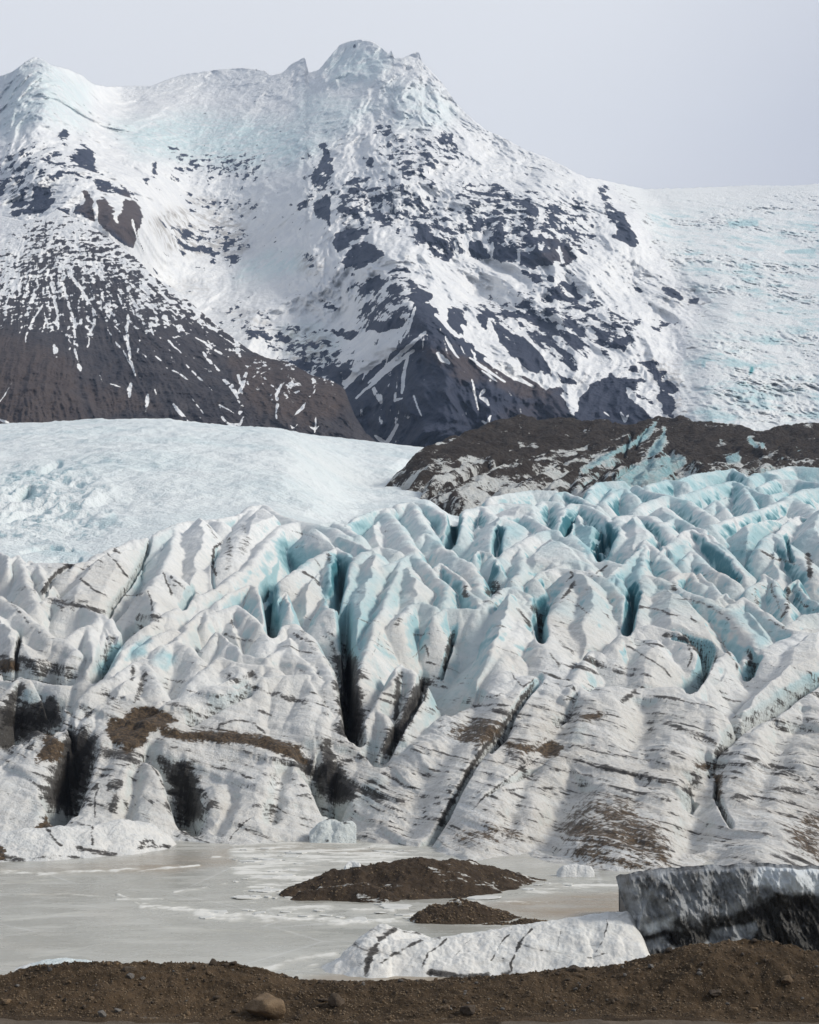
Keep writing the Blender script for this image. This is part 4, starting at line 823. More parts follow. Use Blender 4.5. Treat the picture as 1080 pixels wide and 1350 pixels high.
SNOWL = [([(537, 470), (533, 490), (530, 518)], 3, .7), ([(493, 513), (500, 522), (502, 530)], 5, .7), ([(545, 462), (520, 480), (495, 502), (478, 516), (470, 525)], 3, .7), ([(560, 438), (530, 465), (505, 488), (485, 505)], 2.6, .7), ([(545, 522), (552, 540), (562, 560)], 1.4, .6), ([(578, 466), (584, 474), (592, 479)], 4, .8), ([(588, 447), (598, 462), (605, 472)], 1.8, .7), ([(640, 473), (665, 490), (703, 510)], 3.0, .9), ([(620, 472), (640, 487), (665, 503)], 1.8, .85), ([(635, 489), (655, 503)], 1.1, .8), ([(633, 524), (640, 528), (644, 534)], 3, .8), ([(638, 514), (632, 522)], 2.4, .8), ([(637, 555), (643, 560), (647, 548)], 2, .8), ([(622, 500), (626, 520), (631, 540)], 1.2, .7), ([(522, 518), (520, 528), (530, 525)], 2, .7), ([(495, 575), (510, 585), (525, 560)], 3, .7), ([(536, 430), (520, 450), (500, 470), (470, 490), (455, 505)], 4, .7), ([(548, 405), (540, 430), (533, 445)], 2, .6), ([(575, 415), (590, 430), (606, 445)], 2.6, .7), ([(610, 430), (622, 445), (640, 462), (655, 475)], 4, .7), ([(648, 435), (655, 455), (668, 470), (690, 488), (722, 505)], 3.2, .7), ([(670, 425), (690, 440), (705, 455)], 2.2, .7), ([(705, 455), (720, 470), (732, 492), (738, 500)], 2.6, .7), ([(742, 478), (755, 492)], 1.8, .6), ([(818, 545), (824, 555), (828, 548)], 2.2, .8), ([(797, 543), (803, 549)], 1.6, .7), ([(835, 520), (845, 530), (860, 545)], 3, .7), ([(500, 440), (530, 435), (540, 420)], 2, .6), ([(125, 265), (126, 280), (129, 297)], 2.2, .9), ([(154, 290), (152, 280)], 1.8, .7), ([(174, 290), (178, 305), (182, 318)], 1.5, .7), ([(438, 262), (439, 285), (438, 310)], 3, .9), ([(684, 330), (684, 345)], 1.6, .8), ([(649, 320), (648, 338)], 1.6, .7), ([(614, 310), (614, 342)], 4, .8), ([(600, 318), (603, 335)], 1.8, .7), ([(738, 325), (740, 345)], 1.6, .7), ([(712, 265), (716, 290)], 3.5, .8), ([(455, 512), (470, 495), (500, 478)], 2, .6)]
jx_ = 7 * fbm(X / 40, Z / 40, 4, 331, .6); jy_ = 7 * fbm(X / 40, Z / 40, 4, 335, .6)
rock = np.zeros_like(px); paint(rock, px, py, ROCK_AND_SHADOW, 5, jx_, jy_)
paint(rock, px, py, [([(430, 240), (490, 230), (560, 250), (600, 280), (650, 310), (640, 345), (560, 330), (500, 290), (450, 320)], .50), ([(600, 235), (680, 250), (770, 270), (790, 320), (760, 350), (680, 350), (640, 330), (600, 300)], .52), ([(610, 400), (720, 380), (800, 390), (850, 430), (820, 470), (760, 490), (690, 470)], .50), ([(450, 365), (540, 350), (580, 400), (540, 470), (470, 440)], .48), ([(500, 180), (570, 165), (620, 210), (570, 240), (510, 245)], .45), ([(280, 400), (350, 420), (450, 440), (470, 500), (400, 490), (330, 460)], .46), ([(200, 285), (260, 290), (330, 300), (320, 350), (230, 345)], .47), ([(240, 255), (350, 260), (340, 290), (250, 285)], .44), ([(220, 195), (350, 200), (345, 240), (220, 240)], .46), ([(0, 200), (60, 185), (110, 200), (130, 240), (60, 250), (0, 270)], .44), ([(400, 190), (440, 190), (450, 300), (400, 290)], .42)], 22, jx_ * 2, jy_ * 2)
# streaks run down the fall line: fan away from the buttress apex
ang = np.arctan2(px - 548, py - 300); rad = np.hypot(px - 548, py - 300)
fan = fbm(ang * 26, rad / 34, 4, 341, .6)
strat = fbm(X / 42, Z / 17 + X / 90, 4, 345, .6)
vert = fbm(X / 13 + Z / 70, Z / 36, 4, 347, .6)
iso = fbm(X / 28, Z / 24, 5, 351, .68)
wfan = smooth(390, 460, py) * smooth(440, 480, px) * smooth(840, 760, px)
tex = iso * .62 + strat * .20 + .34 * vert + .12 * fbm(X / 9, Z / 7, 3, 355, .6)
tex = tex * (1 - .75 * wfan) + fan * .75 * wfan
gnz = grid_normals(X, Yd, Z)[..., 2]
scat = smooth(.05, .5, fbm(X / 170, Z / 120, 3, 361)) * smooth(90, 190, py) * .12
scat *= smooth(430, 470, px)
rk = np.maximum(rock, scat + .06)
rk = np.minimum(rk, .84 + .1 * smooth(440, 500, py)) + (1.25 - .35 * smooth(.85, .97, rock)) * tex + .10 * (.75 - gnz) * smooth(.3, .6, rock)
sn = np.zeros_like(px); paint_lines(sn, px, py, SNOWL, .3 * jx_, .3 * jy_)
rk = rk - sn * 1.1
blue_ = np.zeros_like(px)
paint(blue_, px, py, [([(150, 165), (260, 148), (400, 165), (425, 195), (385, 218), (300, 218), (180, 203)], .75), ([(425, 75), (470, 60), (515, 75), (500, 105), (440, 110)], .6), ([(20, 90), (60, 80), (120, 110), (110, 170), (60, 160), (0, 180), (0, 120)], .5), ([(320, 350), (360, 335), (395, 335), (400, 355), (350, 365), (310, 370)], .7), ([(375, 435), (420, 428), (445, 455), (430, 475), (380, 465)], .6), ([(500, 110), (560, 110), (600, 140), (590, 170), (520, 165)], .4), ([(400, 120), (500, 140), (430, 190), (380, 175)], .5)], 18, 8 * fbm(X / 80, Z / 50, 3, 371), 8 * fbm(X / 80, Z / 40, 3, 375))
grey = np.zeros_like(px)
paint(grey, px, py, [([(190, 290), (240, 270), (320, 290), (330, 330), (290, 345), (220, 330)], .9), ([(250, 255), (285, 265), (285, 275), (250, 268)], .9), ([(300, 265), (340, 270), (330, 285), (300, 280)], .7), ([(370, 435), (400, 430), (435, 445), (440, 475), (390, 480), (365, 460)], .9), ([(394, 333), (427, 340), (427, 360), (394, 358)], .9), ([(210, 375), (280, 370), (280, 385), (220, 385)], .6), ([(290, 405), (350, 410), (370, 440), (330, 440)], .5), ([(870, 372), (920, 385), (915, 410), (870, 400)], .4), ([(850, 470), (900, 480), (905, 560), (870, 550)], .7)], 10, 5 * fbm(X / 40, Z / 30, 3, 381), 5 * fbm(X / 40, Z / 30, 3, 385))
tone = np.zeros_like(px)
paint(tone, px, py, [([(96, 268), (113, 250), (190, 262), (188, 330), (120, 300)], .75), ([(560, 455), (600, 460), (690, 500), (730, 515), (720, 530), (640, 505), (600, 490), (570, 480)], .6), ([(730, 318), (760, 320), (760, 350), (700, 352)], .35), ([(660, 545), (740, 520), (760, 560), (700, 600)], .25), ([(548, 455), (575, 455), (560, 480)], .5)], 8, jx_ * 3, jy_ * 3)
mountain = grid_mesh('mountain', X, Yd, Z, M_MTN, dict(rock=rk, tone=tone, blue=blue_, grey=grey), mask=(EDGE < 0)[:-1, :-1], flip=True)
GRID_M = (px, py, X, Yd, Z)

# ------------------------------------------------------------------ dark spur on the left, with its gullies
STOP = [(-200, 345), (-120, 330), (0, 284), (30, 291), (60, 284), (75, 275), (100, 288), (130, 304), (160, 325), (185, 345), (200, 363), (230, 380), (262, 408), (300, 440), (330, 462), (352, 472), (380, 477), (410, 494), (440, 503), (454, 512), (459, 526), (468, 548), (482, 570), (498, 584), (515, 600), (560, 640)]
SC = [(-120, 340, 2250), (0, 290, 2330), (75, 278, 2330), (130, 306, 2250), (200, 365, 2080), (260, 408, 1960), (330, 462, 1830), (352, 473, 1780), (400, 488, 1700), (450, 510, 1640), (480, 570, 1560), (515, 605, 1520), (75, 400, 1880), (0, 420, 1750), (-120, 430, 1700), (60, 470, 1600), (150, 500, 1620), (-120, 600, 1420), (0, 590, 1430), (100, 590, 1440), (200, 590, 1450), (300, 590, 1460), (400, 600, 1470), (200, 430, 1790), (250, 500, 1640), (315, 520, 1590), (340, 500, 1660), (400, 550, 1530), (190, 540, 1540)]
fS = tps(SC)
def fan_coords(px, py): return np.arctan2(px - 62, py - 195), np.hypot(px - 62, py - 195)
def depth_s(px, py):
    Yb = fS(px, py); X = (px - CX) / F * Yb; Z = (HY - py) / F * Yb
    a, r = fan_coords(px, py)
    a = a + .03 * fbm(X / 60, Z / 60, 3, 401)
    g = ridged(a * 15, r / 140, 4, 411, .55) - .5
    g2 = ridged(X / 45, Z / 45, 4, 421, .55) - .5
    e = smooth(0, 30, py - lin(STOP, px))
    return Yb - (11 * g * smooth(60, 200, r) + 15 * g2 + 5 * (ridged(X / 13, Z / 15, 3, 425) - .5)) * (.3 + .7 * e)
px, py, X, Yd, Z = bearing_sheet(-150, 552, int(640 * Q), lambda u: lin(STOP, u) + 1.5 * fbm(u / 5, u * 0, 3, 8), lambda u: np.maximum(612, lin(STOP, u) + 5), int(330 * Q), depth_s, 6, 320)
a, r = fan_coords(px, py)
jx_ = 1.6 * fbm(X / 18, Z / 18, 3, 431); jy_ = 1.6 * fbm(X / 18, Z / 18, 3, 435)
sc = np.interp(py, [280, 310, 340, 370, 400, 430, 470, 520, 600], [.74, .58, .48, .46, .38, .28, .19, .15, .10])
sc = sc + .16 * smooth(60, 0, px) * smooth(430, 380, py) + .10 * smooth(40, 4, py - lin(STOP, px)) * smooth(190, 230, px) * smooth(360, 330, px)
sc = np.where((px > 150) & (px < 350), sc + .10 * smooth(470, 400, py) * smooth(150, 200, px), sc)
sc = sc + .12 * smooth(320, 350, px) * smooth(560, 500, py) * smooth(470, 440, px)
streak = fbm(a * 38 + .6 * fbm(X / 30, Z / 30, 2, 441), r / 22, 4, 445, .62)
bands = fbm(X / 45 + Z / 60, Z / 9 - X / 40, 4, 449, .6)
wb = smooth(390, 330, py)
snow = sc + .62 * (streak * (1 - .6 * wb) + bands * .6 * wb) + .25 * fbm(X / 40, Z / 55, 3, 455)
low_ = smooth(440, 500, py - .28 * px + 30)
SL = [([(73, 340), (88, 357), (105, 378), (118, 400), (124, 412), (125, 425), (118, 440), (117, 455), (113, 462)], 2.2, 1), ([(81, 365), (86, 385), (92, 405), (99, 425), (98, 450), (99, 462), (103, 475), (107, 485)], 1.8, 1), ([(68, 372), (72, 395), (76, 415), (77, 435)], 2.2, 1), ([(90, 447), (97, 458)], 1.2, .9), ([(103, 478), (106, 488)], 3.5, 1), ([(55, 403), (42, 425), (35, 440), (34, 452)], 1.6, .9), ([(59, 410), (60, 425), (55, 440)], 1.4, .8), ([(72, 455), (74, 470)], 4, .9), ([(115, 420), (122, 428)], 2, .9), ([(142, 390), (146, 405), (145, 420)], 2.6, .9), ([(169, 415), (167, 440), (170, 465), (175, 485), (178, 495)], 2.4, 1), ([(152, 430), (163, 443), (168, 450)], 1.3, .9), ([(142, 435), (152, 450), (162, 462), (172, 480)], 1.4, .9), ([(172, 505), (170, 515), (171, 525)], 3.2, 1), ([(155, 388), (161, 402)], 1.6, .8), ([(132, 495), (135, 505)], 1.2, .8), ([(143, 505), (152, 508), (160, 510)], 1.3, .8), ([(195, 520), (193, 535), (192, 542)], 3, .9), ([(202, 510), (206, 520)], 1.3, .8), ([(228, 533), (238, 545), (248, 554)], 2.6, 1), ([(188, 390), (200, 400), (212, 412)], 1.6, .8), ([(215, 440), (228, 455), (246, 470)], 1.5, .8), ([(220, 485), (235, 492), (250, 502)], 1.5, .8), ([(245, 480), (262, 498), (280, 515)], 1.6, .8), ([(226, 425), (235, 435), (250, 440)], 1.3, .7), ([(258, 445), (270, 452), (285, 463), (302, 470)], 1.8, .9), ([(268, 465), (278, 478), (288, 488)], 2.6, .9), ([(215, 400), (230, 412), (245, 420)], 1.4, .7), ([(253, 525), (262, 537), (268, 545)], 1.2, .7), ([(290, 533), (300, 538), (308, 545)], 1.4, .8), ([(295, 500), (305, 510), (312, 520), (316, 530)], 3.2, 1), ([(325, 492), (320, 505), (315, 518)], 3.0, 1), ([(314, 490), (318, 510)], 2.4, 1), ([(330, 500), (338, 494)], 1.2, .8), ([(320, 535), (316, 545)], 4.5, 1), ([(293, 550), (302, 560), (316, 560), (322, 548)], 2.4, .9), ([(371, 507), (365, 520), (366, 535), (364, 550), (367, 558)], 2.4, 1), ([(358, 508), (366, 515)], 1.4, .8), ([(384, 520), (396, 516)], 2, .8), ([(416, 508), (412, 520), (406, 524)], 2.2, .9), ([(405, 530), (396, 540), (388, 548)], 2.2, .9), ([(380, 560), (388, 566), (392, 560)], 2, .9), ([(416, 545), (417, 555), (415, 570)], 1.6, .8), ([(406, 560), (415, 566), (420, 562)], 1.6, .8), ([(425, 540), (418, 543)], 1.3, .7), ([(340, 495), (352, 488)], 1, .6), ([(0, 530), (10, 515), (16, 503)], 1.2, .7), ([(0, 553), (8, 556), (15, 558)], 2.2, .8), ([(205, 470), (215, 478)], 1.6, .7), ([(175, 400), (185, 410)], 1.4, .7), ([(235, 400), (250, 412)], 1.4, .7), ([(262, 420), (285, 438), (310, 455), (330, 468)], 1.0, .7), ([(205, 375), (235, 395), (262, 415)], 1.6, .6)]
pl = np.zeros_like(px); paint_lines(pl, px, py, SL, jx_, jy_)
snow = np.minimum(snow, .95) + .5 * fbm(X / 7, Z / 9, 3, 453) * smooth(.12, .3, sc)
pl = pl * np.clip(.75 + 1.1 * fbm(X / 9, Z / 14, 3, 457), 0, 1)
snow = snow - .5 * paint(np.zeros_like(px), px, py, [([(-200, 432), (0, 436), (30, 446), (60, 458), (100, 482), (150, 507), (200, 540), (260, 562), (260, 640), (-200, 640)], 1)], 8, jx_ * 3, jy_ * 3)
rk = 1 - np.maximum(snow, pl * .95)
tone = np.zeros_like(px)
paint(tone, px, py, [([(-200, 432), (0, 436), (60, 456), (100, 480), (104, 520), (120, 560), (-200, 600)], .45), ([(300, 470), (352, 470), (440, 500), (462, 525), (450, 545), (400, 560), (340, 545), (318, 520)], .62), ([(110, 510), (170, 515), (210, 540), (120, 545)], .5)], 12, jx_ * 5, jy_ * 5)
spur = grid_mesh('mountain_spur', X, Yd, Z, M_SPUR, dict(rock=rk, tone=tone, blue=0 * px, grey=0 * px), flip=True)

# ------------------------------------------------------------------ icefall on the right
px, py, X, Yd, Z = GRID_M
nz = grid_normals(X, Yd, Z)
st_ = smooth(.45, .95, 1 - nz[..., 2])
bl = .12 + .75 * smooth(-.12, .5, fbm(X / 75, Z / 40, 6, 541, .68)) * smooth(250, 300, py) + .25 * st_
bl *= .35 + .65 * smooth(245, 290, py)
bl = bl * (1 - .75 * smooth(.1, .5, fbm(X / 140, Z / 60, 3, 551)) * smooth(470, 400, py))
paint(bl, px, py, [([(989, 482), (994, 483), (993, 492), (988, 494)], 2.2), ([(960, 292), (1000, 290), (1000, 298), (962, 298)], 1.0), ([(1035, 330), (1075, 327), (1075, 335), (1035, 334)], .9), ([(925, 476), (930, 474), (930, 484), (925, 484)], 1.4), ([(893, 470), (910, 476), (908, 483), (895, 478)], 1.1)], 2, 2 * fbm(X / 20, Z / 20, 2, 561), 0)
m, nt, b = new_mat('broken_blue_ice'); n = NT(nt)
pos = n.pos(); f1 = n.noise(pos, .05, 6, .7); bl_ = n.attr('blue')
c = n.mix(n.ss(n.math('ADD', bl_, n.math('MULTIPLY_ADD', f1, .9, -.45)), .0, .9), (.82, .835, .84), (.45, .63, .665))
c = n.mix(n.ss(n.noise(pos, .022, 5, .65), .5, .68, 0, .22), c, (.55, .59, .60))
c = n.mix(n.ss(bl_, 1.2, 2.0), c, (.05, .27, .30)); c = n.mix(n.ss(n.math('ADD', n.attr('dirt'), n.math('MULTIPLY_ADD', f1, .6, -.3)), .25, .75, 0, .75), c, (.12, .115, .12))
nt.links.new(c, b.inputs['Base Color']); setb(b, Roughness=.7)
nt.links.new(n.bump(n.math('ADD', f1, n.noise(pos, .16, 5, .75)), .5, 8), b.inputs['Normal'])
M_FALL = m
keep = (EDGE >= 0)[:-1, :-1]
in_ = smooth(0, 26, EDGE); bl = bl * (.25 + .75 * in_); dfall = smooth(28, 4, EDGE) * smooth(.0, .4, fbm(X / 26, Z / 16, 4, 571, .65)) * .9 + .25 * smooth(.22, .5, fbm(X / 12 + Z / 30, Z / 9, 4, 575, .65)) * smooth(0, .3, fbm(X / 120, Z / 70, 3, 579))
icefall = grid_mesh('icefall', X, Yd, Z, M_FALL, dict(blue=bl, dirt=dfall), mask=keep, flip=True)

# ------------------------------------------------------------------ smooth snowfield of the upper glacier
RIM = [(-200, 567), (0, 560), (60, 557), (110, 555), (150, 554), (190, 554), (230, 556), (290, 562), (350, 567), (420, 573), (480, 580), (520, 586), (560, 590), (640, 594), (760, 600)]
nc, nr = int(620 * Q), int(620 * Q)
u = np.linspace(-150, 800, nc); YN = 240 * (1560 / 240) ** np.linspace(0, 1, nr)
Y_, U_ = np.meshgrid(YN, u, indexing='ij')
sk = np.interp(u, [p[0] for p in SK], [p[1] for p in SK]) + 7
def _sm(v):
    for _ in range(3): v = np.convolve(np.pad(v, 12, mode='edge'), np.ones(25) / 25, 'valid')
    return v
sk = _sm(sk)
y0 = np.array([crestY(a, b - 7) for a, b in zip(u, sk)]) + 8
y0 = _sm(y0); z0 = H + (HY - sk) / F * y0; z1 = H + (HY - _sm(lin(RIM, u))) / F * 1400
t = (Y_ - y0[None]) / (1400 - y0[None])
_rt = smooth(360, 500, U_)
Z_ = z0[None] + (z1 - z0)[None] * np.where(t < 1, np.clip(t, 0, 1) ** (1 + .16 * _rt) + .045 * (1 - _rt) * np.sin(np.pi * np.clip(t, 0, 1)) * (1 - .3 * t), 1 - .6 * (t - 1))
Z_ = np.where(t < 0, z0[None] - 1.2 * (y0[None] - Y_), Z_)
_P = HY - (Z_ - H) / Y_ * F
Z_ = Z_ - smooth(0, 45, U_ + 7 * fbm((U_ - CX) / F * Y_ / 14, Y_ / 20, 3, 661) - np.interp(_P, [596, 604, 613, 655, 680], [580, 540, 505, 548, 575])) * 22 / F * Y_
X_ = (U_ - CX) / F * Y_
P0 = HY - (Z_ - H) / Y_ * F
rough = smooth(200, 60, U_) * smooth(600, 650, P0)
dg = X_ * .8 + Y_ * .25
al = Y_ * .9 - X_ * .35
rel = 3.0 * fbm(X_ / 70, Y_ / 110, 3, 601) + 2.3 * (ridged(dg / 34, al / 60, 4, 611, .55) - .5) + 1.0 * fbm(X_ / 9, Y_ / 22, 3, 621)
rel = rel + rough * 4.5 * (ridged(X_ / 17 + .4 * fbm(X_ / 20, Y_ / 30, 2, 631), Y_ / 24, 4, 635, .55) - .55)
gate = smooth(0, .06, t)
Z_ = Z_ + rel * gate * (1 - .55 * smooth(.92, 1, t))
P1 = HY - (Z_ - H) / Y_ * F
for pts, w_, d_ in (([(20, 745), (45, 742), (75, 738), (105, 737)], 2.2, 2.2), ([(30, 728), (60, 722), (95, 725)], 1.5, 1.2), ([(60, 620), (70, 613), (78, 612)], 3, 2.5), ([(25, 655), (35, 650), (40, 645)], 3.5, 4), ([(640, 640), (660, 634)], 2, 1)):
    dd, tt = seg_field(U_, P1, pts); Z_ = Z_ - d_ * np.exp(-(dd / w_) ** 2)
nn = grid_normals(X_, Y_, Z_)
bl = .20 + .30 * fbm(X_ / 60, Y_ / 90, 4, 641) + .55 * smooth(.03, .22, 1 - nn[..., 2]) * smooth(.12, -.1, nn[..., 0])  # slopes turned left, away from the sun, painted bluer as shade
bl = paint(bl, U_, P1, [([(25, 745), (100, 735), (106, 741), (60, 747)], .8), ([(58, 622), (80, 610), (82, 615), (64, 624)], .7), ([(25, 655), (38, 640), (42, 650), (32, 658)], .9), ([(30, 720), (110, 724), (130, 735), (60, 735)], .45), ([(120, 690), (150, 675), (160, 685), (135, 700)], .5)], 4, 2 * fbm(X_ / 10, Y_ / 14, 2, 645), 0)
dr = smooth(.32, .55, fbm(X_ / 5 + Y_ / 9, Y_ / 26, 3, 651)) * smooth(.0, .35, fbm(X_ / 60, Y_ / 90, 3, 655)) * (.35 + .6 * rough) * smooth(585, 640, P1)
m, nt, b = new_mat('firn_snow'); n = NT(nt)
pos = n.pos(); f1 = n.noise(pos, .25, 6, .65); f2 = n.noise(pos, .05, 4, .6)
c = n.mix(n.ss(n.math('ADD', n.attr('blue'), n.math('MULTIPLY_ADD', f1, .5, -.25)), .0, 1.0), (.75, .795, .81), (.42, .60, .65))
c = n.mix(n.ss(n.attr('dirt'), .2, .8, 0, .7), c, (.16, .13, .11))
nt.links.new(c, b.inputs['Base Color']); setb(b, Roughness=.65)
nt.links.new(n.bump(n.math('ADD', f1, n.math('MULTIPLY', n.noise(pos, 1.2, 4, .6), .4)), .8, 2.0), b.inputs['Normal'])
M_FIRN = m
snowfield = grid_mesh('snowfield', X_, Y_, Z_, M_FIRN, dict(blue=bl, dirt=dr))
# ------------------------------------------------------------------ debris-covered moraine ridges over ice
MPY = np.array([545, 560, 580, 600, 620, 640, 660], float); MYC = np.array([930, 880, 815, 755, 700, 645, 590], float)
def mY(p): return float(np.interp(p, MPY, MYC))
nc, nr = int(640 * Q), int(760 * Q)
u = np.linspace(470, 1220, nc); YN = 570 * (1100 / 570) ** np.linspace(0, 1, nr)
Y_, U_ = np.meshgrid(YN, u, indexing='ij'); X_ = (U_ - CX) / F * Y_
prow = np.interp(YN, MYC[::-1], MPY[::-1])
S_ = (H + (HY - prow) / F * YN)[:, None] + 0 * Y_
CREST = [(470, 640), (500, 613), (545, 598), (600, 578), (640, 564), (660, 556), (685, 549), (702, 554), (740, 552), (790, 556), (835, 563), (850, 559), (868, 549), (890, 552), (905, 557), (935, 556), (960, 559), (985, 571), (1010, 566), (1050, 561), (1110, 560), (1220, 560)]
Z_ = S_ - 4 - 5 * smooth(620, 720, U_)
cy = np.interp(u, [p[0] for p in CREST], [mY(p[1]) for p in CREST])
Z_ = np.where(Y_ > cy[None] + 3, S_[0:1] * 0 + np.interp(u, [p[0] for p in CREST], [H + (HY - p[1]) / F * mY(p[1]) for p in CREST])[None] - 2 - .5 * (Y_ - cy[None]), Z_)
def r2(pts, sf, sb, sl, sr, rr=1.5, up=0): return (pts, sf, sb, sl, sr, rr, up)
MR = [r2(CREST, .36, .8, .5, .5, 3), r2([(497, 611), (512, 624), (528, 640), (548, 660)], .5, .6, 1.0, .35, 1.5), r2([(540, 650), (585, 640), (640, 632), (690, 628)], .5, .6, .6, .5, 1.5), r2([(868, 549), (852, 562), (838, 580), (815, 590), (795, 603), (775, 622), (765, 640)], .6, 1.6, 1.1, 1.2, 1), r2([(868, 549), (877, 575), (872, 600), (852, 628)], .6, 1.2, .8, 1.0, 1), r2([(880, 590), (905, 602), (930, 613), (942, 632)], .7, 1.2, .8, .9, 1), r2([(985, 571), (1000, 585), (1020, 600), (1050, 606)], .6, 1, .8, .8, 1),
 r2([(552, 640), (620, 612), (680, 592)], .7, .9, .8, .8), r2([(600, 652), (660, 622), (725, 597)], .7, .9, .8, .8), r2([(650, 655), (710, 627), (775, 597)], .7, .9, .8, .8), r2([(705, 652), (750, 628), (805, 602)], .7, .9, .8, .8), r2([(535, 628), (590, 606), (645, 590)], .6, .9, .8, .8), r2([(800, 640), (822, 618), (845, 605)], .8, 1, .8, .8), r2([(900, 640), (930, 622), (950, 610)], .8, 1, .8, .8), r2([(950, 632), (990, 615), (1010, 603)], .8, 1, .8, .8), r2([(1000, 618), (1030, 608), (1080, 604), (1220, 604)], .8, 1, .8, .8), r2([(780, 645), (805, 625), (830, 612)], .8, 1, .9, .9)]
wx = X_ + 5 * fbm(X_ / 22, Y_ / 22, 3, 701); wy = Y_ + 6 * fbm(X_ / 22, Y_ / 22, 3, 705)
for pts, sf, sb, sl, sr, rr, up in MR:
    W = [P(a_, b_, mY(b_)) for a_, b_ in pts]
    for (xa, ya, za), (xb, yb, zb) in zip(W[:-1], W[1:]):
        m = (wx > min(xa, xb) - 60) & (wx < max(xa, xb) + 60) & (wy > min(ya, yb) - 150) & (wy < max(ya, yb) + 60)
        ii = np.nonzero(m)
        if not len(ii[0]): continue
        sx, sy = wx[ii], wy[ii]
        dx, dy = xb - xa, yb - ya; t = np.clip(((sx - xa) * dx + (sy - ya) * dy) / (dx * dx + dy * dy), 0, 1)
        ex = sx - xa - t * dx; ey = sy - ya - t * dy; d = np.hypot(ex, ey) + 1e-3; c = ey / d
        sl_ = np.where(c < 0, sf, sb) * c * c + np.where(ex < 0, sl, sr) * (1 - c * c)
        Z_[ii] = np.maximum(Z_[ii], za + t * (zb - za) - sl_ * (np.sqrt(d * d + rr * rr) - rr))
_p = HY - (Z_ - H) / Y_ * F
Z_ = Z_ - 24 * smooth(-70, 45, np.interp(_p, [590, 604, 613, 655, 700], [500, 500, 497, 540, 600]) - U_ + 8 * fbm(X_ / 14, Y_ / 20, 3, 707))
al = (X_ + .9 * Y_)
Z_ = Z_ + 2.8 * (ridged((X_ - .8 * Y_) / 16, al / 50, 4, 711, .55) - .5) + 3.2 * fbm(X_ / 15, Y_ / 20, 6, 721, .6)
for pts, w_, d_ in (([(822, 600), (828, 580), (833, 572)], 2.2, 5), ([(838, 590), (845, 572), (852, 566)], 2.0, 4), ([(800, 640), (815, 625), (835, 612)], 2.5, 4), ([(560, 655), (620, 625), (660, 608)], 3, 3)):
    P1 = HY - (Z_ - H) / Y_ * F
    dd, tt = seg_field(U_ + fbm(X_ / 6, Y_ / 6, 2, 731), P1, pts); Z_ = Z_ - d_ * np.exp(-(dd / w_) ** 2)
P1 = HY - (Z_ - H) / Y_ * F
nn = grid_normals(X_, Y_, Z_)
cov = np.interp(P1, [548, 575, 600, 625, 650], [.95, .8, .62, .56, .42])
DARK = [([(470, 625), (500, 612), (600, 576), (685, 548), (790, 555), (845, 562), (822, 578), (790, 584), (760, 594), (720, 596), (690, 606), (640, 602), (600, 606), (560, 615), (520, 622)], 1.0), ([(868, 549), (905, 556), (960, 558), (985, 572), (1002, 592), (1018, 604), (985, 602), (950, 604), (932, 616), (905, 606), (890, 596), (880, 598), (874, 575)], 1.0), ([(985, 571), (1010, 565), (1050, 560), (1220, 558), (1220, 608), (1050, 606), (1020, 600), (1000, 586)], 1.0), ([(826, 590), (860, 580), (860, 600), (840, 612), (815, 625), (800, 622)], .8), ([(905, 605), (935, 612), (945, 628), (925, 630)], .85)]
cov = np.maximum(cov, paint(0 * cov, U_, P1, DARK, 6, 4 * fbm(X_ / 14, Y_ / 20, 3, 741), 4 * fbm(X_ / 14, Y_ / 20, 3, 745)))
cov = np.where((U_ < 830) & (P1 > 604), np.minimum(cov, .66), cov)
ICEP = [([(838, 580), (868, 552), (866, 560), (855, 578), (830, 590), (800, 606), (770, 622), (765, 618), (800, 598)], 1.0), ([(876, 562), (880, 572), (872, 596), (852, 605), (856, 592), (870, 575)], .9), ([(800, 640), (850, 606), (905, 600), (905, 612), (860, 640)], .7), ([(988, 575), (1000, 587), (998, 592), (984, 580)], 1), ([(1000, 582), (1010, 584), (1006, 592)], 1), ([(955, 600), (975, 595), (978, 608), (960, 612)], .9), ([(945, 575), (955, 580), (950, 584)], .7), ([(680, 582), (706, 582), (712, 590), (685, 592)], .8), ([(1048, 585), (1062, 595), (1050, 598)], .7)]
icy = paint(0 * cov, U_, P1, ICEP, 3, 2.5 * fbm(X_ / 9, Y_ / 12, 3, 751), 2.5 * fbm(X_ / 9, Y_ / 12, 3, 755))
deb = cov - .72 * icy + .85 * fbm((X_ - .8 * Y_) / 11, al / 34, 4, 761, .6) + .22 * fbm(X_ / 4, Y_ / 6, 3, 771)
blue_m = np.clip(.15 + .6 * icy * smooth(740, 800, U_) + .5 * smooth(.2, .6, 1 - nn[..., 2]) * smooth(700, 800, U_), 0, 1)
M_MOR, nt, b = new_mat('moraine_debris_on_ice'); n = NT(nt)
pos = n.pos(); f1 = n.noise(pos, .5, 6, .7); f2 = n.noise(pos, .08, 4, .6)
ice = n.mix(n.ss(n.math('ADD', n.attr('blue'), n.math('MULTIPLY_ADD', f1, .5, -.25)), .05, .9), (.70, .71, .70), (.32, .54, .59))
ice = n.mix(n.ss(f2, .45, .7, 0, .5), ice, (.45, .43, .40))
deb_c = n.mix(n.ss(f1, .3, .7), (.022, .019, .018), (.085, .068, .056)); deb_c = n.mix(n.ss(f2, .35, .65), deb_c, (.045, .034, .027))
c = n.mix(n.ss(n.math('ADD', n.attr('debris'), n.math('MULTIPLY_ADD', f1, 1.3, -.65)), .44, .60), ice, deb_c)
nt.links.new(c, b.inputs['Base Color']); setb(b, Roughness=.85); b.inputs['Specular IOR Level'].default_value = .2
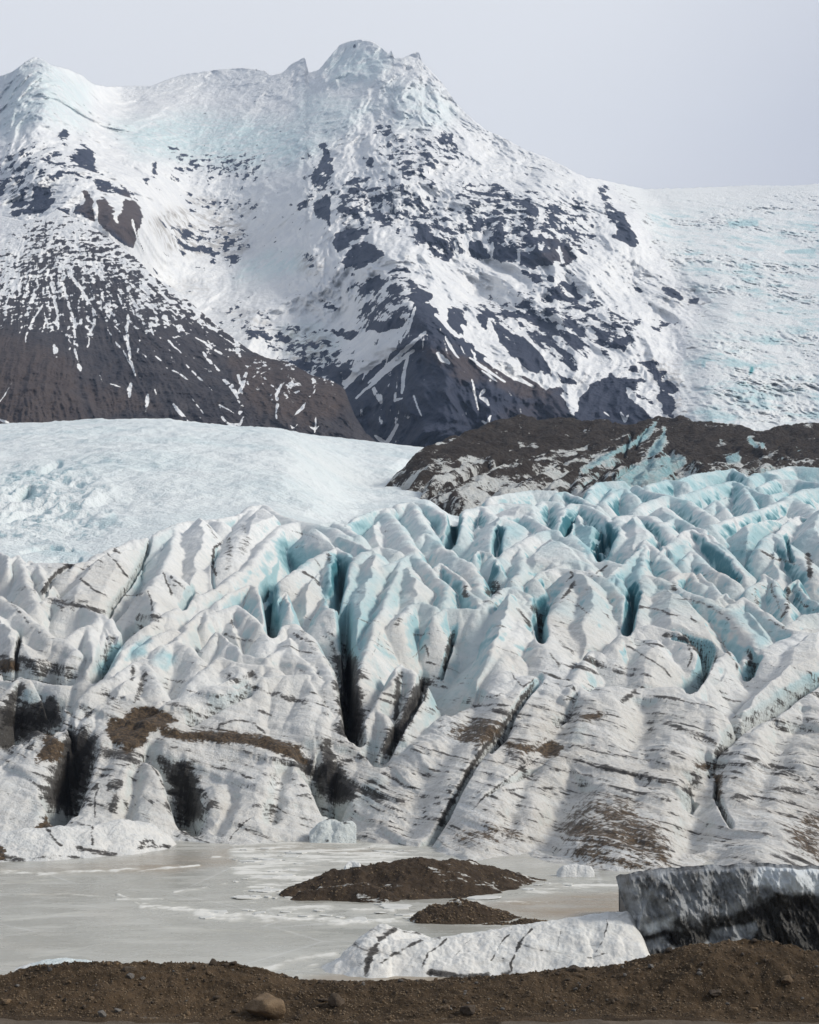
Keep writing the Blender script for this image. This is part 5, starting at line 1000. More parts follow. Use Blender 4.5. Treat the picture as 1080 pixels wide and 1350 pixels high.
nt.links.new(n.bump(n.math('ADD', f1, n.math('MULTIPLY', n.noise(pos, .09, 6, .7), 2.0)), .9, 3.0), b.inputs['Normal'])
moraine = grid_mesh('moraine_ridge', X_, Y_, Z_, M_MOR, dict(debris=deb, blue=blue_m))
# ================================================================== LAKE, ICEBERGS, GRAVEL MOUNDS, BANK, STONES
def ridge_up(Z, X, Y, W, sf, sb, sl, sr, rr, flat=0.0):
    for (xa, ya, za), (xb, yb, zb) in zip(W[:-1], W[1:]):
        dx, dy = xb - xa, yb - ya
        t = np.clip(((X - xa) * dx + (Y - ya) * dy) / (dx * dx + dy * dy + 1e-9), 0, 1)
        ex = X - xa - t * dx; ey = Y - ya - t * dy; d = np.hypot(ex, ey) + 1e-4; c = ey / d
        d = np.maximum(d - flat, 0) + 1e-4
        s = np.where(c < 0, sf, sb) * c * c + np.where(ex < 0, sl, sr) * (1 - c * c)
        Z = np.maximum(Z, za + t * (zb - za) - s * (np.sqrt(d * d + rr * rr) - rr))
    return Z
def fan(u0, u1, nc, y0, y1, nr):
    u = np.linspace(u0, u1, nc); y = y0 * (y1 / y0) ** np.linspace(0, 1, nr)
    Y_, U_ = np.meshgrid(y, u, indexing='ij')
    return U_, (U_ - CX) / F * Y_, Y_
def rebase(o):
    """put the object's origin at its base"""
    me = o.data; n = len(me.vertices); c = np.empty(n * 3, f4); me.vertices.foreach_get('co', c); c = c.reshape(-1, 3)
    b = np.array([c[:, 0].mean(), c[:, 1].mean(), c[:, 2].min()])
    me.vertices.foreach_set('co', (c - b).astype(f4).reshape(-1)); o.location = b; me.update()
    return o
def rows(U, Y, Z): return HY - (Z - H) / Y * F
def mound(name, U, X, Y, Z, zmin, mat, attrs):
    k = Z > zmin
    keep = k[:-1, :-1] | k[1:, :-1] | k[:-1, 1:] | k[1:, 1:]
    Zc = np.maximum(Z, zmin - .15)
    return rebase(grid_mesh(name, X, Y, Zc, mat, attrs, mask=keep, kind=None))

# ---- frozen lake
nc, nr = int(900 * Q), int(700 * Q)
U_, X_, Y_ = fan(-160, 1240, nc, 60, 182, nr)
P0 = HY + F * H / Y_
jx_ = 9 * fbm(X_ / 7, Y_ / 9, 4, 801); jy_ = 3.2 * fbm(X_ / 7, Y_ / 9, 4, 805)
slush = np.zeros_like(Y_)
SLL = [([(190, 1196), (240, 1201), (300, 1210), (380, 1210), (440, 1214), (530, 1214)], 5, 1), ([(150, 1187), (215, 1185)], 1.4, .8), ([(0, 1150), (60, 1153), (200, 1146), (265, 1141)], 2.2, .9), ([(228, 1177), (255, 1172), (295, 1166)], 1.4, .7), ([(152, 1181), (172, 1188), (195, 1198)], 1.2, .9), ([(330, 1200), (420, 1196), (520, 1200)], 3, .7), ([(0, 1166), (60, 1160), (120, 1158)], 1.2, .4), ([(330, 1285), (380, 1270), (440, 1258)], 4, .7), ([(300, 1300), (360, 1288), (430, 1268)], 2.0, .6), ([(0, 1215), (80, 1205), (150, 1200)], 1, .35), ([(20, 1180), (90, 1178), (160, 1187)], .9, .5), ([(40, 1262), (160, 1240), (300, 1230)], .9, .3), ([(100, 1225), (220, 1222), (330, 1228), (450, 1230)], 1.2, .35), ([(280, 1130), (360, 1128), (440, 1135), (520, 1132)], 2, .7), ([(340, 1160), (400, 1155), (440, 1160)], 2.4, .8)]
qx, qy = U_ + jx_, P0 + jy_
jn = fbm(X_ / 1.7, Y_ / 2.4, 5, 809, .65)
for pts, w_, st in SLL:
    d, t = seg_field(qx, qy, pts); slush = np.maximum(slush, st * np.exp(-(d / (w_ * (1 + 1.1 * jn))) ** 2) * np.clip(.65 + 1.5 * jn, 0, 1))
brash = paint(np.zeros_like(Y_), U_, P0, [([(290, 1103), (470, 1098), (570, 1118), (545, 1140), (440, 1160), (390, 1195), (330, 1190), (300, 1150)], .8), ([(450, 1206), (540, 1204), (600, 1192), (640, 1176), (720, 1162), (830, 1158), (830, 1173), (720, 1182), (620, 1192), (560, 1212), (460, 1216)], 1.0), ([(400, 1180), (450, 1195), (440, 1212), (300, 1212), (200, 1205), (220, 1195), (330, 1200)], .7), ([(380, 1275), (445, 1250), (450, 1292), (380, 1292)], .6)], 26, jx_ * 2.5, jy_ * 2)
plates = perlin(X_ / 1.6 + .5 * fbm(X_ / 4, Y_ / 4, 2, 811), Y_ / 2.6, 815)
slush = np.maximum(slush, smooth(.35, .95, .85 * brash + .95 * fbm(X_ / 5.0, Y_ / 2.6, 6, 821, .7)) * .8)
mud = paint(np.zeros_like(Y_), U_, P0, [([(640, 1195), (720, 1181), (830, 1174), (830, 1215), (700, 1210)], 1.0), ([(150, 1150), (210, 1128), (300, 1118), (310, 1140), (230, 1152)], .7), ([(-100, 1150), (60, 1142), (220, 1122), (260, 1128), (150, 1152)], .5), ([(400, 1290), (460, 1280), (640, 1290), (640, 1300), (400, 1300)], .9), ([(270, 1118), (420, 1112), (540, 1122), (480, 1128)], .5)], 7, jx_, jy_)
mud = np.clip(mud + .3 * fbm(X_ / 6, Y_ / 10, 3, 825), 0, 1)
Zl = .05 * slush + .05 * slush * np.abs(plates) + .012 * fbm(X_ / 2.2, Y_ / 3, 3, 831)
Zl += .16 * smooth(.75, 1, slush) * np.clip(fbm(X_ / .8, Y_ / 1.2, 2, 835), 0, 1)
m, nt, b = new_mat('lake_ice'); n = NT(nt)
pos = n.pos(); f1 = n.noise(n.scalev(pos, (.5, 1, 1)), .35, 6, .65); f2 = n.noise(n.scalev(pos, (.35, 1, 1)), .05, 4, .6); f3 = n.noise(pos, 2.4, 5, .65)
c = n.mix(n.ss(f2, .35, .7), (.37, .365, .325), (.47, .465, .425))
c = n.mix(n.ss(f1, .45, .75, 0, .45), c, (.58, .575, .54))
crk = n.voro(n.scalev(pos, (.55, .8, 1)), .12, feature='DISTANCE_TO_EDGE')
c = n.mix(n.ss(crk, .0, .012, .4, 0), c, (.64, .64, .62))
c = n.mix(n.math('MULTIPLY', n.attr('mud'), n.ss(f1, .25, .6, .35, .9)), c, (.27, .205, .135))
c = n.mix(n.ss(n.math('ADD', n.attr('slush'), n.math('MULTIPLY_ADD', f3, .6, -.3)), .2, .8), c, (.70, .69, .65))
nt.links.new(c, b.inputs['Base Color'])
nt.links.new(n.ss(n.math('ADD', n.attr('slush'), f1), .4, .9, .20, .75), b.inputs['Roughness'])
b.inputs['Specular IOR Level'].default_value = .35
nt.links.new(n.bump(n.math('ADD', f1, n.math('MULTIPLY', f3, .3)), .22, .25), b.inputs['Normal'])
lake = grid_mesh('lake', X_, Y_, Zl, m, dict(slush=slush, mud=mud))

# ---- ice in the lake
def ice_body(name, u0, u1, y0, y1, ridges, dirts, earths, blues, label, cat, nc=400, nr=260, rough=.10, cream_=.3, zmin=-.1, lump=.25, group=None, grimy=0.0, mat=None):
    U, X, Y = fan(u0, u1, nc, y0, y1, nr)
    wx = X + .5 * fbm(X / 3, Y / 3, 3, 851) + .12 * fbm(X / .7, Y / .7, 2, 853); wy = Y + .5 * fbm(X / 3, Y / 3, 3, 855) + .12 * fbm(X / .7, Y / .7, 2, 857)
    Z = np.full_like(Y, -5.0)
    for (pts, sf, sb, sl, sr, rr) in ridges:
        Z = ridge_up(Z, wx, wy, [P(*p) for p in pts], sf, sb, sl, sr, rr)
    up = smooth(-.2, .6, Z)
    Z = Z + up * (lump * fbm(X / 2.2, Y / 2.2, 3, 861) + rough * (ridged(X / .9, Y / .9, 3, 865) - .5) + .05 * fbm(X / .3, Y / .3, 2, 867))
    R_ = rows(U, Y, Z)
    j1 = 3 * fbm(X / 1.2, Z / .8 + Y / 2, 3, 871); j2 = 3 * fbm(X / 1.2, Z / .8 + Y / 2, 3, 875)
    d = np.zeros_like(Y); e = np.zeros_like(Y); bl = np.zeros_like(Y)
    br = fbm(X / .6, Z / .4 + Y / 1, 4, 881, .6)
    for pts, w_, st in dirts:
        dd, tt = seg_field(U + j1, R_ + j2, pts); d = np.maximum(d, st * np.exp(-(dd / (w_ * (1 + .6 * br))) ** 2) * np.clip(.8 + .8 * br, 0, 1.1))
    for pts, st in earths: e = np.maximum(e, smooth(.4, .65, st * smooth(4, -4, poly_sdf(U + j1, R_ + j2, pts)) + .5 * br))
    for pts, st in blues: bl = np.maximum(bl, st * smooth(5, -5, poly_sdf(U + j1, R_ + j2, pts)))
    d = np.maximum(d, smooth(.25, .5, br) * .5 * (cream_ + grimy))
    d = np.maximum(d, grimy * smooth(-.1, .35, fbm(X / 1.5, Z / .5 + Y / 3, 3, 885)))
    o = mound(name, U, X, Y, Z, zmin, mat or M_ICE, dict(dirt=d, earth=e, blue=bl, cream=np.full_like(Y, cream_) + .3 * br, layer=Z * 1.5 + .3 * X, along=X - .6 * Z, grime_shade=np.full_like(Y, cream_ * .8)))
    tag(o, label, cat, group); return o
ice_body('iceberg', -140, 236, 122, 154, [
  ([(-130, 1100, 134), (-40, 1098, 135), (0, 1098, 135.5), (40, 1093, 136), (80, 1090, 137), (120, 1088, 139), (160, 1081, 142), (186, 1082, 145), (204, 1094, 147), (216, 1112, 147)], .42, 1.0, .6, 1.2, 1.5),
  ([(0, 1120, 131), (60, 1112, 133), (110, 1108, 136)], .5, .6, .6, .6, 1.0)],
  [([(0, 1118), (5, 1130), (30, 1135)], 6, .8), ([(60, 1090), (70, 1105), (80, 1115)], 2, .9), ([(122, 1090), (120, 1105), (124, 1115)], 2.2, .8), ([(100, 1118), (125, 1122), (150, 1128)], 3.5, .8), ([(185, 1112), (200, 1108), (205, 1114)], 3, .9), ([(40, 1132), (80, 1128), (110, 1132)], 3, .6), ([(180, 1118), (210, 1115), (225, 1117)], 2.5, .7)],
  [([(-5, 1112), (10, 1118), (5, 1135), (-10, 1138)], .7)], [], 'long low white iceberg streaked with dirt at the foot of the glacier on the left', 'iceberg', 420, 300, cream_=.35)
ice_body('ice_block', 408, 470, 140, 158, [
  ([(426, 1083, 151), (437, 1079, 152.5), (447, 1084, 151)], 1.0, 1.2, 1.4, 1.0, .8), ([(450, 1084, 150.5), (460, 1082, 151), (466, 1090, 150.5)], 1.0, 1.2, 1.2, 1.0, .5)], [], [], [([(400, 1050), (480, 1050), (480, 1130), (400, 1130)], .13)],
  'rounded pale blue ice block wedged at the glacier foot by the lake', 'ice block', 160, 160, rough=.06, lump=.2, cream_=.6, grimy=.45)
ice_body('iceberg', 396, 862, 68.6, 84, [
  ([(478, 1240, 73.8), (486, 1229, 74.2), (500, 1222, 75), (535, 1227, 75.8)], .62, 1.0, 2.2, .7, 1.0), ([(474, 1262, 72.7), (488, 1255, 73)], .8, .8, 2.0, .7, .6),
  ([(505, 1240, 73.6), (560, 1236, 74), (600, 1233, 74.3), (650, 1226, 74.6), (700, 1219, 74.8), (760, 1209, 75), (800, 1204, 75.3), (824, 1204, 75.4)], .60, 1.0, .7, 4.0, 1.0),
  ([(560, 1262, 72.6), (620, 1256, 72.8), (700, 1246, 73.2), (770, 1236, 73.6), (805, 1232, 74)], .8, .3, .7, 4.0, 1.2)],
  [([(520, 1226), (500, 1240), (488, 1262), (484, 1285)], 4.5, 1.0), ([(555, 1240), (530, 1252), (505, 1268)], 2.5, .75), ([(590, 1238), (565, 1258), (555, 1275)], 1.6, .7), ([(570, 1282), (600, 1288), (640, 1288)], 5, 1.2), ([(672, 1232), (655, 1250), (648, 1268)], 1.3, .75), ([(700, 1225), (682, 1250), (674, 1270), (676, 1285)], 1.8, .9), ([(665, 1286), (680, 1282)], 4, .8), ([(800, 1212), (798, 1235), (785, 1255)], 1.1, .6), ([(775, 1262), (800, 1258)], 2.5, .8), ([(740, 1228), (735, 1250)], .8, .6), ([(620, 1240), (600, 1260)], 1.0, .7), ([(530, 1228), (560, 1232), (580, 1236)], 2.5, .6)],
  [], [([(740, 1225), (815, 1210), (810, 1260), (700, 1285)], .04)],
  'rounded snow white iceberg lying behind the gravel bank beside the dark ice block', 'iceberg', 620, 420, rough=.06, cream_=.55, lump=.15, mat=M_SMOOTH)
ice_body('iceberg', 20, 150, 67, 77, [([(50, 1270, 71.5), (70, 1265, 71.8), (90, 1264, 72), (108, 1266, 72), (122, 1270, 71.8)], .35, .5, .5, .5, .8)], [], [], [([(40, 1260), (130, 1260), (130, 1280), (40, 1280)], .16)],
  'low smooth pale iceberg just showing above the left end of the gravel bank', 'iceberg', 120, 120, rough=.02, lump=.04, cream_=0)
ice_body('ice_chunk', 448, 476, 106, 112, [([(454, 1138, 107.5), (461, 1134, 107.7), (471, 1137, 107.5)], 2.4, 2.4, 2.6, 2.4, .15)], [], [], [([(455, 1141), (472, 1143), (470, 1148), (452, 1148)], .12)],
  'small bright white ice chunk behind the larger gravel mound', 'ice chunk', 60, 70, rough=.05, lump=.05, cream_=0)
ice_body('ice_chunk', 734, 784, 112, 122, [([(742, 1141, 117), (760, 1139, 117.3), (776, 1142, 117)], 1.8, 1.0, 1.6, 1.6, .2)], [([(742, 1146), (776, 1146)], 1.5, .5)], [], [],
  'thin white slab of ice at the edge of the muddy glacier foot', 'ice chunk', 90, 70, rough=.03, lump=.04, cream_=.2)

# ---- tall dirty ice block on the right: a cliff with a nearly flat top
TOPB = [(800, 1160), (812, 1153), (830, 1150), (850, 1147), (880, 1144), (940, 1140), (1000, 1138), (1050, 1141), (1120, 1140), (1240, 1138)]
nc, nf, ntp = 560, 300, 60
u = np.linspace(806, 1230, nc)
tp = lin(TOPB, u) + 4.0 * fbm(u / 26, u * 0, 3, 901)
left = np.interp(np.linspace(1292, 1150, nf), [1150, 1175, 1205, 1240, 1275, 1292], [812, 818, 829, 820, 806, 802])
t = np.linspace(0, 1, nf)[:, None]
pyb = 1292 + (tp[None] - 1292) * t
uu = left[:, None] + (u[None] - u[0]) * (1230 - left[:, None]) / (u[-1] - u[0])
base = 73.0 + 1.5 * t + .0035 * (uu - 820)
wrap = 7 * (1 - smooth(0, 20, uu - left[:, None])) ** 1.5
lx = (uu - 540) / 27.0; lz = (1292 - pyb) / 27.0
und = fbm(lx / 1.3 + .4 * lz, lz / 3.2, 4, 911, .55)
under = paint(0 * uu, uu, pyb, [([(828, 1240), (870, 1215), (905, 1228), (950, 1212), (1000, 1192), (1085, 1178), (1240, 1170), (1240, 1262), (1000, 1262), (960, 1250), (890, 1250), (850, 1270), (815, 1280)], 1.0)], 15, 9 * und, 9 * und)
Yf = base + wrap - 1.1 * und + .55 * under - .25 * (ridged(lx / .45 + .2 * lz, lz / 1.6, 3, 915) - .5) + .05 * fbm(lx / .12, lz / .2, 2, 917)
Yf = Yf + .9 * smooth(12, 0, pyb - tp[None]) ** 2
Xf = (uu - CX) / F * Yf; Zf = H + (HY - pyb) / F * Yf
k = np.linspace(.04, 1, ntp)[:, None] ** 1.4 * 16
Yt = Yf[-1:] + k; Xt = Xf[-1:] + .15 * k; Zt = Zf[-1:] - .15 * k + .25 * fbm(Xt / 2, Yt / 2, 3, 921) * smooth(0, 3, k) - 5 * smooth(12, 16, k)
Xa = np.vstack([Xf, Xt]); Ya = np.vstack([Yf, Yt]); Za = np.vstack([Zf, Zt])
ua = np.vstack([uu, np.repeat(uu[-1:], ntp, 0)]); pa = np.vstack([pyb, np.repeat(pyb[-1:], ntp, 0)])
lx = (ua - 540) / 27.0; lz = (1292 - pa) / 27.0
dk = np.vstack([under, np.repeat(under[-1:] * 0, ntp, 0)])
vert = fbm(lx / .6 + .25 * lz, lz / 2.0, 6, 931, .66)
blot = fbm(lx / 1.1, lz / .8, 4, 935, .6)
pale = paint(0 * ua, ua, pa, [([(850, 1220), (885, 1210), (885, 1225), (850, 1232)], 1), ([(940, 1225), (1000, 1215), (1000, 1235), (960, 1250), (930, 1245)], .8), ([(850, 1240), (880, 1232), (885, 1250), (855, 1258)], .6), ([(1000, 1143), (1090, 1140), (1240, 1140), (1240, 1180), (1050, 1178), (990, 1165)], .75)], 6, 4 * blot, 4 * blot)
dirt_b = np.clip(.66 + .45 * vert + .5 * blot + .5 * dk - .85 * pale, 0, 1.1)
dirt_b = np.where(pa - np.vstack([np.repeat(tp[None], nf, 0), np.repeat(tp[None], ntp, 0)]) < 5, np.maximum(dirt_b, .75 + .5 * blot), dirt_b)
m, nt, b = new_mat('dirty_black_ice'); n = NT(nt); pos = n.pos()
f1 = n.noise(pos, 1.6, 6, .66); f3 = n.noise(pos, 6, 4, .6)
dd = n.math('ADD', n.attr('dirt'), n.math('MULTIPLY_ADD', f1, .5, -.25))
c = n.mix(n.ss(dd, .05, .55), (.58, .62, .65), (.27, .285, .30)); c = n.mix(n.ss(dd, .5, 1.0), c, (.020, .019, .018))
nt.links.new(c, b.inputs['Base Color'])
nt.links.new(n.ss(dd, .4, 1.0, .6, .38), b.inputs['Roughness']); b.inputs['Specular IOR Level'].default_value = .4
nt.links.new(n.bump(n.math('ADD', f1, n.math('MULTIPLY', f3, .3)), .7, .35), b.inputs['Normal'])
o = rebase(grid_mesh('iceberg', Xa, Ya, Za, m, dict(dirt=dirt_b), kind=None, flip=True))
tag(o, 'tall flat topped block of grey and black dirty ice on the right behind the bank', 'iceberg')

# ---- dirt and gravel
def dirt_material(name, a, b_, speck, scale=1.0, snow=False):
    m, nt, b = new_mat(name); n = NT(nt); pos = n.pos()
    f1 = n.noise(pos, 1.1 * scale, 8, .68); f2 = n.noise(pos, .3 * scale, 4, .6)
    c = n.mix(n.ss(f1, .3, .7), a, b_)
    c = n.mix(n.ss(f2, .4, .7, 0, .5), c, tuple(x * 1.35 for x in b_))
    v = n.n('ShaderNodeTexVoronoi', feature='F1'); n.link(pos, v.inputs['Vector']); v.inputs['Scale'].default_value = 9 * scale
    v.inputs['Randomness'].default_value = 1
    peb = n.math('MULTIPLY', n.ss(v.outputs['Distance'], .18, .34, 1, 0), n.ss(n.noise(pos, 5 * scale, 2, .5), .5, .62))
    vc = n.n('ShaderNodeSeparateColor'); n.link(v.outputs['Color'], vc.inputs[0])
    pc = n.mix(vc.outputs[0], (speck[0] * .5, speck[1] * .5, speck[2] * .5), speck)
    c = n.mix(peb, c, pc)
    if snow: c = n.mix(n.ss(n.noise(n.scalev(pos, (.35, 1, 1.4)), .55, 6, .62), .60, .64), c, (.55, .545, .52))
    nt.links.new(c, b.inputs['Base Color']); setb(b, Roughness=.92); b.inputs['Specular IOR Level'].default_value = .15
    h = n.math('ADD', n.math('ADD', f1, n.math('MULTIPLY', n.noise(pos, 9 * scale, 5, .7), .5)), n.math('MULTIPLY', peb, .3))
    nt.links.new(n.bump(h, .9, .16 / scale), b.inputs['Normal'])
    return m
M_DIRT = dirt_material('brown_gravel', (.026, .0180, .0108), (.082, .056, .034), (.24, .18, .12))
M_MND = dirt_material('dark_wet_gravel', (.026, .0185, .0130), (.064, .046, .032), (.12, .095, .07), .8, True)
M_TRACK = dirt_material('packed_gravel', (.075, .060, .046), (.13, .104, .08), (.20, .165, .13), 1.6)
MOUNDS = []
def gravel_mound(u0, u1, y0, y1, ridges, label, nc=360, nr=240, snow=()):
    U, X, Y = fan(u0, u1, nc, y0, y1, nr)
    wx = X + .9 * fbm(X / 3.5, Y / 4.5, 4, 951); wy = Y + .9 * fbm(X / 3.5, Y / 4.5, 4, 955)
    Z = np.full_like(Y, -3.0)
    for (pts, sf, sb, sl, sr, rr) in ridges: Z = ridge_up(Z, wx, wy, [P(*p) for p in pts], sf, sb, sl, sr, rr)
    Z = Z + smooth(-.3, .4, Z) * (.36 * fbm(X / 1.6, Y / 2.2, 4, 961, .6) + .10 * fbm(X / .4, Y / .4, 3, 965, .6))
    MOUNDS.append((X, Y, Z))
    return tag(mound('gravel_mound', U, X, Y, Z, -.05, M_MND, {}), label, 'gravel mound')
gravel_mound(330, 790, 97, 120, [
  ([(388, 1172, 104.5), (402, 1164, 106), (440, 1150, 107), (480, 1141, 107.5), (530, 1134, 108), (580, 1132, 109), (620, 1136, 111), (660, 1146, 113), (700, 1156, 114), (738, 1164, 114)], .36, .6, 1.1, .5, .6),
  ([(395, 1176, 102), (450, 1168, 102.5), (490, 1166, 102.5), (500, 1172, 102)], .5, .4, 1.1, .8, .5), ([(480, 1175, 101.2), (500, 1172, 101.5)], .7, .5, .7, .9, .4)],
  'long dark brown gravel mound in the lake below the glacier')
gravel_mound(510, 770, 83, 97, [
  ([(548, 1216, 90.3), (562, 1201, 91), (585, 1190, 91.5), (605, 1187, 91.8), (625, 1189, 92), (650, 1199, 92), (675, 1208, 92)], .55, .7, 1.2, .5, .6),
  ([(590, 1226, 88), (640, 1219, 89), (690, 1213, 90), (732, 1215, 91)], .4, .4, .5, .35, .4)],
  'smaller dark brown gravel mound directly behind the white iceberg')
# ---- foreground bank
BTOP = [(-160, 1302), (-60, 1297), (0, 1286), (20, 1281), (45, 1275), (70, 1272), (100, 1270), (150, 1269), (210, 1270), (260, 1269), (300, 1270), (330, 1275), (352, 1279), (390, 1290), (430, 1295), (500, 1293), (560, 1291), (640, 1288), (700, 1282), (760, 1278), (800, 1273), (850, 1263), (900, 1249), (940, 1243), (985, 1239), (1020, 1242), (1060, 1252), (1110, 1257), (1240, 1262)]
BBOT = [(-160, 1335), (0, 1336), (150, 1339), (300, 1343), (400, 1344), (540, 1344), (700, 1338), (800, 1336), (1000, 1341), (1240, 1342)]
U_, X_, Y_ = fan(-150, 1230, int(1000 * Q), 41.5, 60, int(520 * Q))
tc_ = lin(BTOP, U_); bc_ = lin(BBOT, U_)
zt = H + (HY - tc_) / F * 50.5; zb = H + (HY - bc_) / F * 46.8
s = (Y_ - 46.8) / (50.5 - 46.8)
s = s + .16 * fbm(X_ / 1.5, Y_ / 1.5, 3, 971)
Zb = zb + (zt - zb) * smooth(-.05, 1.1, s) ** .9
Zb = np.where(Y_ > 50.5, zt - .02 - .55 * (np.sqrt((Y_ - 50.5) ** 2 + .25) - .5), Zb)
on = smooth(-.25, .15, s)
lumps = .17 * fbm(X_ / 1.1, Y_ / 1.1, 4, 981, .58) + .07 * fbm(X_ / .3, Y_ / .3, 4, 985, .62) + .05 * (ridged(X_ / .5, Y_ / .5, 3, 987) - .5)
Zb = Zb - .25 * smooth(-.15, -.45, s)
Zb = Zb + lumps * (.12 + .88 * on) + .02 * fbm(X_ / .09, Y_ / .09, 2, 989)
bank = grid_mesh('shore_bank', X_, Y_, Zb, M_DIRT)
BZ = (U_[0], Y_[:, 0], Zb)
m2 = M_TRACK
U_, X_, Y_ = fan(-600, 1700, 300, 3, 47.2, 300)
Zt = H + (HY - lin(BBOT, U_)) / F * 46.8 + .03 * fbm(X_ / 1.2, Y_ / 1.2, 3, 991) + .012 * fbm(X_ / .2, Y_ / .2, 3, 993) - .03
track = grid_mesh('track', X_, Y_, Zt, m2)
# everything rests on one sheet of ground
g = bpy.data.meshes.new('ground'); g.from_pydata([(-5900, -550, -8), (5900, -550, -8), (5900, 6500, -8), (-5900, 6500, -8)], [], [(0, 1, 2, 3)])
g.materials.append(M_DIRT); go = bpy.data.objects.new('ground', g); COL.objects.link(go); go['kind'] = 'structure'

# ---- stones
def rock_mesh(seed, sub=3, flat=.75):
    r = random.Random(seed); bm = bmesh.new()
    bmesh.ops.create_icosphere(bm, subdivisions=sub, radius=1)
    planes = []
    for _ in range(11):
        v = Vector((r.gauss(0, 1), r.gauss(0, 1), r.gauss(0, 1))).normalized(); planes.append((v, r.uniform(.5, .85)))
    off = [r.uniform(0, 50) for _ in range(3)]
    from mathutils import noise as mn
    for v in bm.verts:
        c = v.co.copy()
        for nn_, d in planes:
            k = c.dot(nn_)
            if k > d: c = c - nn_ * (k - d) * .95
        q = Vector((c.x * 1.7 + off[0], c.y * 1.7 + off[1], c.z * 1.7 + off[2]))
        c = c * (1 + .13 * mn.noise(q) + .05 * mn.noise(q * 3.1) + .02 * mn.noise(q * 9))
        v.co = Vector((c.x, c.y, c.z * flat))
    for f in bm.faces: f.smooth = True
    me = bpy.data.meshes.new('stone'); bm.to_mesh(me); bm.free()
    return me
def stone_material(name, a, b_):
    m, nt, b = new_mat(name); n = NT(nt); co_ = n.objco(); info = n.n('ShaderNodeObjectInfo')
    off = n.n('ShaderNodeVectorMath', operation='ADD'); n.link(co_, off.inputs[0]); n.link(info.outputs['Location'], off.inputs[1])
    f1 = n.noise(off.outputs[0], 2.2, 7, .68); f2 = n.noise(off.outputs[0], 14, 4, .6)
    c = n.mix(n.ss(f1, .3, .7), a, b_); c = n.mix(n.math('MULTIPLY', info.outputs['Random'], .45), c, (.05, .042, .036))
    c = n.mix(n.ss(f2, .55, .7, 0, .35), c, (.03, .026, .022))
    nt.links.new(c, b.inputs['Base Color']); setb(b, Roughness=.85); b.inputs['Specular IOR Level'].default_value = .25
    nt.links.new(n.bump(n.math('ADD', f1, n.math('MULTIPLY', f2, .3)), .7, .12), b.inputs['Normal'])
    return m
from mathutils import Vector
MS = [stone_material('tan_stone', (.15, .098, .055), (.25, .175, .105)), stone_material('grey_stone', (.14, .13, .12), (.25, .235, .22)), stone_material('brown_stone', (.062, .046, .033), (.12, .09, .064))]
def bank_hit(px, py):
    j = int(np.argmin(np.abs(BZ[0] - px))); pr = HY - (BZ[2][:, j] - H) / BZ[1] * F
    ok = np.nonzero(pr <= py)[0]
    i = ok[0] if len(ok) else int(np.argmin(np.abs(BZ[1] - 46.6)))
    return j, i
def put_stone(px, py, wpx, mesh, mat, name, label, cat, hr=.7, sink=.3, rot=None, group=None):
    j, i = bank_hit(px, py); Yv = float(BZ[1][i]); r_ = wpx / 2 / F * Yv
    me = mesh.copy() if mat is not None and mesh.users == 0 else mesh
    o = bpy.data.objects.new(name, mesh); COL.objects.link(o)
    if len(mesh.materials) == 0: mesh.materials.append(mat)
    o.location = ((px - CX) / F * Yv, Yv, float(BZ[2][i, j]) + r_ * hr * (1 - 2 * sink) * .6)
    o.scale = (r_, r_ * .85, r_ * hr / .75); o.rotation_euler = (0, 0, rng.uniform(0, 6.28) if rot is None else rot)
    return tag(o, label, cat, group)
BOULD = [(351, 1340, 66, .66, 0, 101, 'largest tan boulder with a flat top at the foot of the gravel bank', .03), (443, 1327, 25, .95, 2, 102, 'upright brown boulder on the bank just right of the largest tan boulder', .2), (616, 1334, 32, .62, 2, 103, 'lumpy dark brown boulder half buried at the foot of the bank under the white iceberg', .3), (588, 1332, 17, .7, 0, 104, 'small tan boulder touching the lumpy dark brown one', .25),
 (134, 1340, 14, .9, 1, 105, 'grey egg shaped boulder at the foot of the bank on the left', .15), (155, 1334, 11, .7, 1, 106, 'pale grey boulder just above the egg shaped one', .2), (757, 1281, 27, .55, 2, 107, 'dark cone shaped boulder on the bank crest against the white iceberg', .25), (280, 1273, 13, 1.0, 2, 108, 'pointed dark boulder standing on the crest of the bank', .2), (297, 1275, 12, .7, 2, 109, 'dark rounded boulder on the crest beside the pointed one', .3), (943, 1312, 26, .42, 2, 110, 'flat brown slab shaped boulder on the right slope of the bank', .25), (171, 1289, 12, .9, 1, 111, 'round grey boulder high on the left slope of the bank', .3), (188, 1291, 8, .7, 1, 112, 'small oval grey boulder right of the round grey one', .3), (121, 1318, 10, .7, 0, 113, 'ochre boulder on the left slope of the bank', .3), (391, 1290, 9, .8, 2, 114, 'black little boulder on the crest where the bank dips', .1), (1038, 1296, 17, .8, 0, 115, 'tan boulder near the right top of the bank', .3), (170, 1280, 18, .6, 2, 116, 'broad dark boulder sunk into the bank crest on the left', .4), (735, 1285, 10, .7, 2, 117, 'low brown boulder left of the cone shaped one on the crest', .3), (858, 1276, 9, 1.0, 1, 118, 'pale upright boulder on the crest against the dirty ice', .2), (995, 1332, 16, .5, 0, 119, 'low tan boulder near the foot of the bank on the right', .35), (8, 1322, 16, .6, 0, 120, 'tan boulder by the left edge of the bank', .4)]
for (bx, by, w_, hr, mi, sd_, lab, sk_) in BOULD:
    me = rock_mesh(sd_, 4); me.materials.append(MS[mi])
    put_stone(bx, by, w_, me, MS[mi], 'boulder', lab, 'boulder', hr, sk_, rot=.3)
KINDS = [('tan', 'small tan stone lying in the brown gravel of the bank'), ('grey', 'small grey stone lying in the brown gravel of the bank'), ('brown', 'small dark brown stone lying in the brown gravel of the bank')]
prot = []
